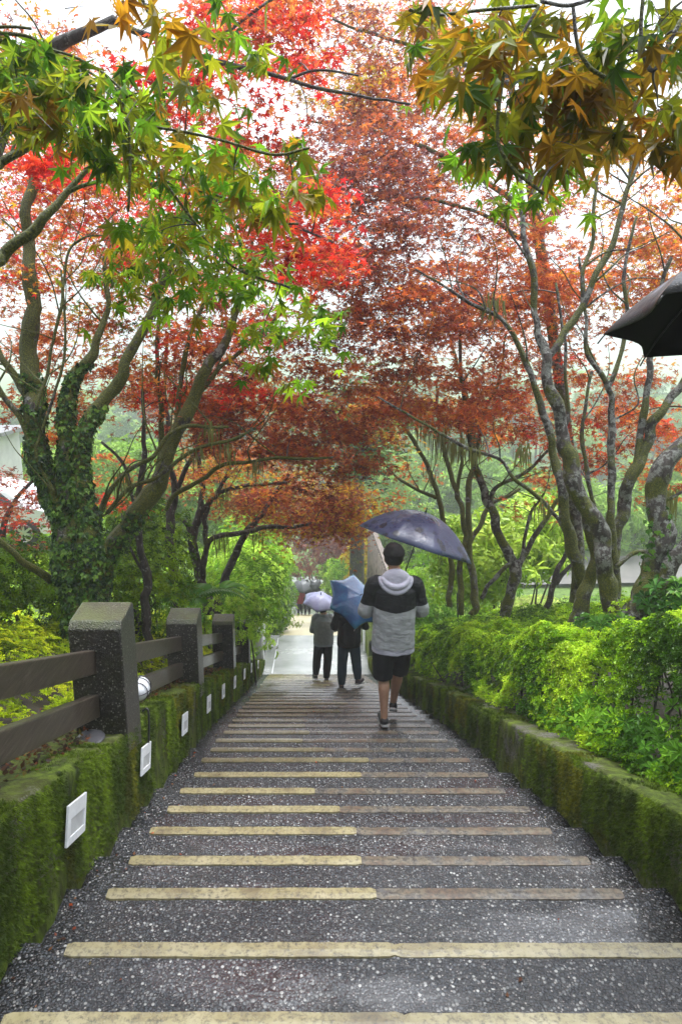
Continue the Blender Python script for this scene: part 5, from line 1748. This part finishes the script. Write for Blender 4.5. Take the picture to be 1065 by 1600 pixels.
def person(origin, J, label, top, legs, shoes=SHOE, skin=SKIN, S=1.0, vox=.0075, hair='short', hood=None, skirt=None, shorts=False, rz=0, detail=True, sole=SOLE, torso_k=1.0):
    o = np.array(origin, float)
    root = empty('person', tuple(o), label, 'person', None)
    def put(name, g, mat, v=vox, disp=0, sm=4, seed=0):
        ob = g.build(name, mat, None, True)
        remesh(ob, v, sm, disp, 9, seed)
        ob.parent = root
        ob.scale = (S, S, S)
        ob.rotation_euler = (0, 0, rz)
        return ob
    P = {k: np.array(v, float) for k, v in J.items()}
    pel, che, nk, hd = P['pelvis'], P['chest'], P['neck'], P['head']
    # --- body: one continuous figure
    g = G()
    loft(g, [(pel[0], pel[1], pel[2] - .08, .13, .10), (pel[0], pel[1], pel[2], .160, .118), (pel[0] * .6 + che[0] * .4, pel[1] * .6 + che[1] * .4, pel[2] * .6 + che[2] * .4, .140, .105),
             (che[0], che[1], che[2], .165, .115), (che[0], che[1], che[2] + .13, .175, .105), (nk[0], nk[1], nk[2] - .06, .11, .075), (nk[0], nk[1], nk[2], .060, .062), (nk[0] * .5 + hd[0] * .5, nk[1] * .5 + hd[1] * .5, (nk[2] + hd[2]) / 2, .056, .060)])
    hr_ = P.get('head_r', np.array([.077, .095, .112]))
    g.ell(hd, hr_, 20, 14)
    g.ell(hd + [0, .025, -.055], (.055, .065, .060), 14, 10)
    g.ell(hd + [0, .098, -.018], (.013, .020, .024), 8, 6)
    for s in (-1, 1): g.ell(hd + [s * .080, .0, -.012], (.012, .022, .033), 8, 8)
    for s, q in ((-1, 'l'), (1, 'r')):
        sh, el, wr_ = P['sh_' + q], P['el_' + q], P['wr_' + q]
        g.tube([sh - [s * .05, 0, 0], sh, (sh + el) / 2, el, (el * .6 + wr_ * .4), wr_], [.05, .056, .046, .038, .040, .026], 12, res=4)
        hand(g, wr_, P.get('hf_' + q, wr_ - el), P.get('hu_' + q, np.array([0, 0, 1.0])), 1, 1.15, -s)
        hi, kn, an = P['hip_' + q], P['kn_' + q], P['an_' + q]
        shin = an - kn
        back = np.cross(shin / np.linalg.norm(shin), [1.0, 0, 0]); back *= -1 if back[1] > 0 else 1
        g.tube([hi + [0, 0, .03], hi * .6 + kn * .4, kn, kn + shin * .28 + back * .018, kn + shin * .6 + back * .006, an], [.082, .074, .053, .057, .043, .033], 14, res=5)
        toe = P['toe_' + q]
        g.tube([an, an + [0, 0, -.035], (an + toe) / 2 - [0, 0, .03], toe], [.034, .036, .032, .022], 10, res=3)
    put('body', g, skin, vox, 0, 3)
    # --- face
    g = G()
    for s in (-1, 1): g.ell(hd + [s * .031, .083, .004], (.013, .010, .009), 8, 6)
    e = g.build('eyes', mat_simple('eye', (.03, .02, .02), .2), None, True); e.parent = root; e.scale = (S,) * 3; e.rotation_euler = (0, 0, rz)
    e = G().ell(hd + [0, .088, -.058], (.022, .008, .006), 8, 6).build('mouth', mat_simple('lips', (.30, .10, .08), .4), None, True); e.parent = root; e.scale = (S,) * 3; e.rotation_euler = (0, 0, rz)
    # --- hair
    g = G()
    if hair == 'short':
        g.ell(hd + [0, -.006, .018], (hr_[0] + .012, hr_[1] + .006, hr_[2] + .004), 28, 20)
        v = g.v[0]
        t = v - hd
        low = t[:, 2] < -.055 + .5 * np.maximum(0, t[:, 1] + .02)
        v[:] = np.where(low[:, None], hd + t * .80, v)
        top_ = t[:, 2] > .03
        v += np.where(top_[:, None], t / np.linalg.norm(t, axis=1)[:, None] * (.010 + .016 * vnoise(v, 55, 2)[:, None]), 0)
        side_ = (~low) & (~top_)
        v += np.where(side_[:, None], t / np.linalg.norm(t, axis=1)[:, None] * .005 * vnoise(v, 80, 3)[:, None], 0)
    else:
        g.ell(hd + [0, -.008, .012], (hr_[0] + .014, hr_[1] + .008, hr_[2] + .010), 24, 18)
        v = g.v[0]; t = v - hd
        face = (t[:, 1] > .03) & (t[:, 2] < .06)
        v[:] = np.where(face[:, None], hd + t * .80, v)
        if hair == 'bob': g.ell(hd + [0, -.03, -.06], (.082, .068, .075), 16, 10)
    put('hair', g, HAIR, .006, .002, 1, 3)
    # --- upper garment
    tk = torso_k
    g = G()
    hem = top['hem']
    loft(g, [(pel[0], pel[1], hem, .205 * tk, .150 * tk), (pel[0], pel[1], hem + .05, .203 * tk, .150 * tk), (pel[0], pel[1], hem + .07, .208 * tk, .155 * tk), (pel[0] * .5 + che[0] * .5, pel[1] * .5 + che[1] * .5, (hem + che[2]) / 2, .200 * tk, .150 * tk), (che[0], che[1], che[2], .205 * tk, .148 * tk),
             (che[0], che[1], che[2] + .12, .205 * tk, .135 * tk), (nk[0], nk[1], nk[2] - .045, .135 * tk, .10 * tk), (nk[0], nk[1], nk[2] - .005, .082, .078)])
    for s, q in ((-1, 'l'), (1, 'r')):
        sh, el, wr_ = P['sh_' + q], P['el_' + q], P['wr_' + q]
        w2 = el + (wr_ - el) * .93
        g.tube([sh - [s * .07, 0, 0], sh + [0, 0, .004], (sh + el) / 2, el, (el + w2) / 2, w2], np.array([.075, .083, .076, .066, .058, .044]) * top.get('sl', 1), 14, res=4)
    put('jacket', g, top['mat'], vox, top.get('disp', .006), 5, 4)
    if hood:
        g = G()
        c = nk + [0, -.085, -.035]
        t = np.linspace(-1.45, 1.45, 13)
        g.tube([c + [math.sin(a) * .150, -.055 + .10 * (1 - math.cos(a)), -.150 * math.cos(a) + .060] for a in t], [.016] + [.026] * 11 + [.016], 10, res=3)
        g.tube([c + [math.sin(a) * .125, -.060 + .10 * (1 - math.cos(a)), -.095 * math.cos(a) + .060] for a in t], [.014] + [.026] * 11 + [.014], 10, res=3)
        g.ell(c + [0, .015, .01], (.140, .055, .115), 18, 12)
        g.ell(c + [0, .03, .05], (.110, .06, .055), 18, 12)
        put('hood', g, hood, vox * .8, .003, 3, 8)
    # --- trousers or shorts
    g = G()
    loft(g, [(pel[0], pel[1], pel[2] - .10, .165, .128), (pel[0], pel[1], pel[2] - .02, .178, .138), (pel[0], pel[1], pel[2] + .06, .162, .122)])
    for s, q in ((-1, 'l'), (1, 'r')):
        hi, kn, an = P['hip_' + q], P['kn_' + q], P['an_' + q]
        if shorts:
            e = hi + (kn - hi) * 1.02
            g.tube([hi + [0, 0, .02], hi * .5 + e * .5 + [s * .006, 0, 0], e + [s * .008, 0, .0]], [.098, .104, .098], 16, res=5)
        else:
            lw = legs.get('w', 1.0)
            a2 = an + (kn - an) * .04
            g.tube([hi + [0, 0, .02], hi * .5 + kn * .5, kn, kn * .5 + a2 * .5, a2], np.array([.100, .096, .086, .082, .060]) * lw, 14, res=5)
    put('shorts' if shorts else 'trousers', g, legs['mat'], vox, legs.get('disp', .004), 4, 12)
    # --- shoes
    for s, q in ((-1, 'l'), (1, 'r')):
        an, toe = P['an_' + q], P['toe_' + q]
        f = toe - an; f2 = f / np.linalg.norm(f)
        g = G()
        g.tube([an + [0, 0, -.01] - f2 * .035, an + [0, 0, -.045] - f2 * .012, an * .5 + toe * .5 - [0, 0, .022], toe + [0, 0, .000], toe + f2 * .035], [.036, .043, .041, .038, .022], 12, res=4)
        sob = put('shoe', g, shoes, .006, 0, 2)
        g = G()
        hl_ = an + [0, 0, -.07]
        dn = np.array([0, 0, -1.0]) - f2 * (np.array([0, 0, -1.0]) @ f2); dn /= np.linalg.norm(dn)
        side = np.cross(f2, dn)
        h0, h1 = an - f2 * .045 + dn * .062, toe + f2 * .045 + dn * .028
        pts = []
        for t, w in ((0, .026), (.12, .037), (.45, .034), (.75, .044), (.93, .036), (1, .018)):
            c = h0 * (1 - t) + h1 * t
            pts.append((c + side * w, c - side * w))
        V = [];
        for a, b in pts: V += [a, b, a + dn * .022, b + dn * .022]
        F = []
        for i in range(len(pts) - 1):
            b = i * 4
            F += [[b, b + 1, b + 5, b + 4], [b + 2, b + 6, b + 7, b + 3], [b, b + 4, b + 6, b + 2], [b + 1, b + 3, b + 7, b + 5]]
        F += [[0, 2, 3, 1], [len(V) - 4, len(V) - 3, len(V) - 1, len(V) - 2]]
        so = G().add(V, F).build('sole', sole, None, False, bevel=.004); so.parent = root; so.scale = (S,) * 3; so.rotation_euler = (0, 0, rz)
    return root

def tread_z(Y):
    for y in NOSE:
        if Y <= y: return float(zpath(y))
    return float(zpath(Y))

# ---- the man with the navy umbrella
o = at(611, 1130, 6.70); o[2] = tread_z(o[1])
print('man feet', proj(o), 'next nose', [y for y in NOSE if y > o[1]][:2], o)
UA_D = 7.0
hand_w = at(618, 944, UA_D) - o
S1 = 1.0
def L_(px, py, dd): return (at(px, py, 6.70 + dd) - o) / S1
J1 = dict(pelvis=(0, .06, .93), chest=(0, .07, 1.27), neck=(0, .09, 1.52), head=(-.012, .115, 1.685),
          sh_l=(-.185, .07, 1.435), el_l=(-.275, .10, 1.155), wr_l=(-.10, .27, 1.13),
          sh_r=(.185, .07, 1.435), el_r=(.275, .10, 1.165), wr_r=tuple(hand_w + np.array([.06, -.075, -.03])),
          hf_r=(-.45, .9, .2), hu_r=(-1, -.2, 0), hf_l=(.6, .8, .1), hu_l=(0, 0, 1),
          hip_l=(-.085, .06, .90), kn_l=(-.080, .075, .49), an_l=(-.072, .00, .085), toe_l=(-.085, .15, .035),
          hip_r=(.085, .06, .90), kn_r=(.075, .20, .50), an_r=(.060, .34, .060), toe_r=(.085, .47, -.055))
JK = fabric('jacket_grey_black', (.36, .375, .385), .6, [(1.20, 2.0, -.17, (.010, .011, .013)), (.0, .835, 0, (.50, .50, .58))], bs=.5)
HD = fabric('hood_pale_grey', (.46, .455, .54), .7, None, bs=.4)
man = person(o, J1, 'man in grey and black hooded jacket and shorts walking down under a navy umbrella',
    dict(mat=JK, hem=.775, disp=.009), dict(mat=fabric('shorts_black', (.010, .010, .012), .8), disp=.006), hood=HD, shorts=True, vox=.0065)

# ---- umbrellas
def umbrella(c, axis, rad, hgt, mat, label, n=8, shaft=.8, under=None, spin=0, tipc=None, ribmat=None, scal=.06, grip=None, pole=None):
    """c: middle of the rim; axis: towards the tip"""
    c = np.array(c, float); ax = np.array(axis, float); ax /= np.linalg.norm(ax)
    ref = RT - ax * (RT @ ax); ref /= np.linalg.norm(ref)
    oth = np.cross(ax, ref)
    root = empty('umbrella', tuple(c), label, 'umbrella', None)
    def pt(a, rho, sag=0):
        z = hgt * (1 - rho ** 2.1) - sag
        return c + (ref * math.cos(a) + oth * math.sin(a)) * rad * rho + ax * z
    nr_, ns = 12, 8
    V = [pt(0, 0)]
    for i in range(1, nr_ + 1):
        rho = i / nr_
        for j in range(n * ns):
            a = spin + 2 * PI * j / (n * ns)
            u = (j % ns) / ns
            w = math.sin(PI * u)
            # panels are pulled straight between the ribs and scalloped at the rim
            rr = rho * (1 - (1 - math.cos(PI / n)) * w * (.35 + .65 * rho)) * (1 - scal * w * rho ** 6)
            V.append(c + (ref * math.cos(a) + oth * math.sin(a)) * rad * rr + ax * (hgt * (1 - rho ** 2.1) - .012 * w * rho * (1 - rho) * 4 * rad))
    m = n * ns
    tri = [[0, 1 + j, 1 + (j + 1) % m] for j in range(m)]
    F = [[1 + i * m + j, 1 + (i + 1) * m + j, 1 + (i + 1) * m + (j + 1) % m, 1 + i * m + (j + 1) % m] for i in range(nr_ - 1) for j in range(m)]
    g = G().add(V, [tri, F])
    cn = g.build('canopy', mat if under is None else [mat, under], root, True)
    so = cn.modifiers.new('t', 'SOLIDIFY'); so.thickness = .0035; so.offset = -1
    if under is not None: so.material_offset = 1
    rm = ribmat or M['black_wire']
    for k in range(n):
        a = spin + 2 * PI * k / n
        pts = [pt(a, r_) - ax * .008 for r_ in np.linspace(.04, 1.0, 9)] + [pt(a, 1.035) - ax * .012]
        r_ = G().tube(pts, .0028, 6).build('rib', rm, root, True)
    for k in range(n):
        a = spin + 2 * PI * k / n
        G().tube([c + ax * (hgt * .35), pt(a, .52) - ax * .012], .0022, 5).build('stretcher', rm, root, True)
    G().tube([c + ax * (hgt + .0), c + ax * (hgt - shaft)], .0065, 8).build('shaft', pole or M['black_wire'], root, True)
    G().tube([c + ax * (hgt - .01), c + ax * (hgt + .05)], [.010, .006], 8).build('tip', M['black_wire'], root, True)
    e = c + ax * (hgt - shaft)
    G().tube([e + ax * .06, e, e - ax * .05], [.013, .015, .012], 10).build('handle', M['black_wire'], root, True)
    return root

def mat_umb(name, c0, c1, pat=None, rough=.22, trans=0):
    m, nt, out = newmat(name)
    c = coord(nt)
    n = noise(nt, c, 3.5, 4, .6); drops = N(nt, 'TexVoronoi', Scale=150.0); nt.links.new(c, drops.inputs['Vector'])
    col = ramp(nt, n, [(.35, c0), (.65, c1)])
    if pat:
        v = N(nt, 'TexVoronoi', Scale=pat[0]); nt.links.new(c, v.inputs['Vector'])
        nn = noise(nt, c, pat[0] * 2.5, 4, .7, 1.5)
        f = ramp(nt, math_(nt, 'ADD', v.outputs['Distance'], math_(nt, 'MULTIPLY', nn, .5)), [(pat[2], .9), (pat[2] + .10, 0)])
        col = mixc(nt, f, col, pat[1])
    dm = ramp(nt, drops.outputs['Distance'], [(.2, 1), (.42, 0)])
    p = princ(nt, out, col, ramp(nt, n, [(.35, rough * .7), (.65, rough * 1.6)]), bump(nt, dm, .5, .002, bump(nt, noise(nt, c, 5, 3), .5, .03)), .5, coat=.25, coat_rough=.08)
    if trans:
        t = nt.nodes.new('ShaderNodeBsdfTranslucent')
        nt.links.new(col, t.inputs['Color'])
        mx = nt.nodes.new('ShaderNodeMixShader'); mx.inputs[0].default_value = trans
        nt.links.new(p.outputs[0], mx.inputs[1]); nt.links.new(t.outputs[0], mx.inputs[2])
        nt.links.new(mx.outputs[0], out.inputs['Surface'])
    return m
umbrella(at(648, 849, UA_D), RT * .315 + UP * .95 - FW * .06, .63, .335, mat_umb('umbrella_navy', (.022, .032, .085), (.045, .062, .14), (7, (.005, .007, .018), .50), .24), 
         'large wet navy umbrella with dark flower print held over the man in shorts', 8, .97, spin=.2, scal=.01, under=mat_simple('umbrella_lining', (.03, .03, .04), .6))

# ---- black jacket, blue umbrella
o2 = at(544, 1071, 11.1); o2[2] = tread_z(o2[1])
JB = fabric('jacket_black', (.010, .010, .012), .75)
JN = fabric('jeans_dark_blue', (.030, .052, .075), .75)
J2 = dict(pelvis=(.0, .04, .90), chest=(.0, .02, 1.22), neck=(.0, .05, 1.47), head=(.03, .10, 1.62),
          sh_l=(-.165, .03, 1.39), el_l=(-.25, .06, 1.12), wr_l=(-.12, .22, 1.10),
          sh_r=(.165, .03, 1.39), el_r=(.27, .05, 1.13), wr_r=(.14, .22, 1.20),
          hip_l=(-.085, .04, .86), kn_l=(-.105, .06, .47), an_l=(-.115, .0, .085), toe_l=(-.12, .14, .03),
          hip_r=(.085, .04, .86), kn_r=(.13, .10, .50), an_r=(.165, .03, .17), toe_r=(.245, .15, .11))
person(o2, J2, 'person in black jacket and dark blue jeans stepping down beneath the bright blue umbrella', dict(mat=JB, hem=.80, disp=.010),
       dict(mat=JN), mat_simple('shoe_dark_red', (.03, .015, .018), .5), S=.955, hair='bob', vox=.009, torso_k=.97)
G().ell((.0, 0, 0), (.135, .085, .20), 16, 12).build('tmp', JB, None, True)
bpk = bpy.data.objects['tmp']; bpk.name = 'backpack'
v = np.array([x.co for x in bpk.data.vertices]); 
bpk.data.vertices.foreach_set('co', (np.sign(v) * np.abs(v / [.135, .085, .2]) ** .7 * [.135, .085, .2]).astype(np.float32).ravel())
bpk.location = tuple(o2 + np.array([0, -.175, 1.08]) * .955)
tag(bpk, 'black backpack worn over the black jacket below the blue umbrella', 'backpack')
def mat_bluegreen():
    m, nt, out = newmat('umbrella_blue')
    c = coord(nt)
    sx = N(nt, 'SeparateXYZ'); nt.links.new(c, sx.inputs[0])
    n = noise(nt, c, 5, 5, .7)
    sp = noise(nt, c, 70, 3, .8)
    rad_ = N(nt, 'VectorMath', operation='LENGTH'); nt.links.new(c, rad_.inputs[0])
    col = ramp(nt, rad_.outputs['Value'], [(.28, (.045, .12, .30)), (.42, (.03, .10, .30)), (.50, (.03, .26, .36))])
    col = mixc(nt, ramp(nt, n, [(.45, 0), (.65, .7)]), col, (.05, .22, .46))
    col = mixc(nt, ramp(nt, sp, [(.66, 0), (.70, 1)]), col, (.45, .62, .75))
    princ(nt, out, col, .2, bump(nt, noise(nt, c, 6, 3), .5, .03), .6, coat=.6)
    return m
umbrella(at(553, 939, 10.75), RT * .42 + UP * .50 - FW * .66, .50, .20, mat_bluegreen(), 'bright blue umbrella with teal rim and white speckles tilted against the rain', 6, .62,
         under=mat_simple('lining_dark_teal', (.01, .03, .05), .5), spin=.5, scal=.10, ribmat=M['white_paint'])

# ---- grey shirt, lilac umbrella
o3 = at(505, 1057.5, 12.75); o3[2] = tread_z(o3[1])
GR = fabric('shirt_grey', (.24, .255, .255), .8, [(.0, .86, 0, (.26, .28, .33))])
BT = fabric('trousers_black', (.014, .014, .018), .8)
J3 = dict(pelvis=(.0, .03, .90), chest=(.0, .02, 1.22), neck=(.0, .05, 1.46), head=(-.02, .08, 1.60),
          sh_l=(-.165, .03, 1.38), el_l=(-.225, .03, 1.10), wr_l=(-.13, .20, 1.12),
          sh_r=(.165, .03, 1.38), el_r=(.225, .05, 1.12), wr_r=(.03, .24, 1.22),
          hip_l=(-.09, .03, .86), kn_l=(-.125, .08, .49), an_l=(-.155, -.03, .17), toe_l=(-.19, .10, .11),
          hip_r=(.09, .03, .86), kn_r=(.085, .05, .46), an_r=(.06, .0, .085), toe_r=(.07, .15, .03))
person(o3, J3, 'person in grey long-sleeved top and black trousers under the folding lilac umbrella', dict(mat=GR, hem=.81, disp=.008, sl=.88), dict(mat=BT, w=1.0),
       mat_simple('shoe_grey_black', (.05, .05, .055), .5), S=.93, hair='bob', vox=.009, torso_k=.98)
umbrella(at(499, 941, 12.45), RT * .12 + UP * .86 - FW * .42, .33, .17, mat_umb('umbrella_lilac', (.26, .27, .46), (.42, .43, .60), None, .3, .25), 'small pale lilac umbrella above the grey-topped walker', 6, .58,
         spin=.35, scal=.05, ribmat=M['white_paint'])

# ---- far pair
def far_person(px, py, d, S, label, topm, legm, shift=0, **k):
    o = at(px, py, d); o[2] = float(zpath(o[1])) 
    J = dict(J3); J = {kk: v for kk, v in J.items()}
    J['kn_l'] = (-.09, .04, .47); J['an_l'] = (-.09, .0, .085); J['toe_l'] = (-.10, .14, .03)
    J['kn_r'] = (.09, .06, .47); J['an_r'] = (.09, .03, .085); J['toe_r'] = (.10, .16, .03)
    return person(o, J, label, dict(mat=topm, hem=.70, disp=.008), dict(mat=legm), S=S, vox=.014, hair='bob', **k)
RED = fabric('coat_red', (.36, .02, .03), .7)
rp = far_person(469, 967, 31, .80, 'far child in a red hooded coat and dark leggings on the lower path', RED, BT, hood=RED)
dp = far_person(480, 967, 31.3, .97, 'far adult in dark clothes walking beside the child in red', fabric('coat_dark', (.03, .03, .035), .8), BT)
umbrella(at(472, 919, 31), RT * -.08 + UP * .95 - FW * .25, .62, .40, mat_umb('umbrella_grey', (.045, .05, .055), (.075, .08, .085), None, .55), 'wide grey umbrella above the far child in red', 8, .9, spin=.1)
umbrella(at(494, 915, 30.6), RT * .35 + UP * .35 - FW * .85, .33, .12, mat_umb('umbrella_charcoal', (.018, .02, .023), (.03, .033, .036), None, .55), 'smaller charcoal umbrella tipped towards us overlapping the wide grey one', 8, .6, spin=.1, ribmat=M['white_paint'])

# ---- umbrella of a neighbour at the edge of the picture
umbrella(at(1216, 498, 2.12), np.array([.02, .27, .96]), .50, .25, mat_umb('umbrella_black_print', (.005, .006, .009), (.009, .011, .016), (7, (.12, .13, .19), .40), .5), 
         'near black umbrella with pale blotchy print poking in from the side', 8, .75, under=mat_simple('lining_black', (.004, .004, .005), .8, nscale=0, spec=.1), spin=.39, scal=.10)

# ================================================================ PARKED CAR on the upper terrace
WH_C = at(38, 833, 16.5)
car = empty('parked_car', (WH_C[0] - 1.3, WH_C[1], float(zground(WH_C[0] - 1, WH_C[1]))), 'white parked car half hidden behind dark red maple leaves, one silver wheel showing', 'car')
zc = WH_C[2] - .33
cx, cy = WH_C[0], WH_C[1]
paint = mat_simple('car_white', (.72, .73, .75), .15, coat=.8)
side = [(-3.65, .30), (-3.55, .62), (-3.4, .86), (-2.9, .95), (-2.3, 1.38), (-1.9, 1.45), (-.9, 1.44), (-.35, 1.30), (.05, .98), (.62, .84), (.80, .62), (.82, .34), (.42, .30), (.38, .42), (.25, .60), (0, .68), (-.25, .60), (-.38, .42), (-.42, .28), (-2.22, .28), (-2.26, .42), (-2.38, .60), (-2.62, .68), (-2.86, .60), (-2.99, .42), (-3.03, .30)]
def carv(pts, y0, y1): return [(cx + p[0], p[1] + zc) for p in pts], y0, y1
bm = bmesh.new()
rows = []
for yy, ins in ((cy, .10), (cy + .10, 0), (cy + 1.6, 0), (cy + 1.7, .10)):
    row = []
    for (a, b_) in side:
        h = max(0, b_ - .95) * .35 + ins * .15
        yo = yy + (h if yy < cy + .5 else -h)
        row.append(bm.verts.new((cx + a * (1 - ins * .04), yo, zc + b_ - (ins * .15 if b_ > .9 else 0))))
    rows.append(row)
k = len(side)
for i in range(3):
    for j in range(k):
        bm.faces.new((rows[i][j], rows[i][(j + 1) % k], rows[i + 1][(j + 1) % k], rows[i + 1][j]))
bm.faces.new(rows[0]); bm.faces.new(rows[3][::-1])
bmesh.ops.recalc_face_normals(bm, faces=bm.faces)
me = bpy.data.meshes.new('body'); 
for v in bm.verts: v.co -= Vector(car.location)
bm.to_mesh(me); bm.free()
link('body', me, paint, car)
glass = mat_simple('car_glass', (.03, .035, .04), .05)
for w in ([(-2.25, 1.0), (-1.85, 1.36), (-1.25, 1.37), (-1.25, 1.0)], [(-1.18, 1.0), (-1.18, 1.37), (-.55, 1.30), (-.12, 1.0)]):
    g = G(); V = []
    for dy in (0, .012):
        for (a, b_) in w: V.append((cx + a, cy + .045 + (b_ - .95) * .35 - .03 + dy, zc + b_))
    g.add(V, [[0, 1, 2, 3], [4, 7, 6, 5], [0, 4, 5, 1], [1, 5, 6, 2], [2, 6, 7, 3], [3, 7, 4, 0]]).build('window', glass, car)
for wx in (0, -2.62):
    tyre = G().tube([(cx + wx, cy - .02, zc + .33), (cx + wx, cy + .2, zc + .33)], .33, 32).build('wheel', mat_simple('tyre', (.025, .025, .028), .7), car, bevel=.03)
    g = G()
    for kk in range(7):
        a = 2 * PI * kk / 7
        rr = rotx(0) @ roty(a)
        g.box(np.array([cx + wx, cy - .035, zc + .33]) + rr @ np.array([0, 0, .115]), (.055, .02, .20), rr)
    t = np.linspace(0, 2 * PI, 33)
    g.tube([(cx + wx + .215 * math.sin(a), cy - .03, zc + .33 + .215 * math.cos(a)) for a in t], .016, 6, cap=False)
    g.tube([(cx + wx, cy - .05, zc + .33), (cx + wx, cy - .02, zc + .33)], .05, 12)
    rim = g.build('rim', mat_simple('rim_silver', (.55, .56, .58), .3, metal=.6), None)
    rim.parent = tyre; rim.location = tuple(-np.array(car.location))
# white building corner behind the car
g = G()
bb = empty('building', tuple(at(-30, 800, 22)), 'white wall of a building peeping in at the picture edge behind the parked car', 'building')
q = at(7, 760, 22)
G().box((q[0] - 2.7, q[1] + 1, q[2]), (5, 2, 3.2)).build('wall', mat_simple('render_white', (.6, .6, .58), .8, nscale=3, nvar=.1), bb)
G().box((q[0] - 2.5, q[1] + 1, q[2] + 1.68), (5.3, 2.3, .12)).build('roof', mat_simple('roof_grey', (.2, .2, .2), .6), bb)
# ================================================================ HAZE
HAZE = 0.0032
g = G().box((25, 205, 0), (920, 530, 50))
hz = g.build('haze', None, None)
m = bpy.data.materials.new('haze'); m.use_nodes = True
nt = m.node_tree; nt.nodes.clear()
ou = nt.nodes.new('ShaderNodeOutputMaterial'); pv = nt.nodes.new('ShaderNodeVolumePrincipled')
pv.inputs['Color'].default_value = (.93, .96, .97, 1)
pv.inputs['Density'].default_value = HAZE
pv.inputs['Anisotropy'].default_value = .3
nt.links.new(pv.outputs[0], ou.inputs['Volume'])
hz.data.materials.append(m)
tag(hz, 'pale rain mist filling the valley', 'haze', kind='stuff')
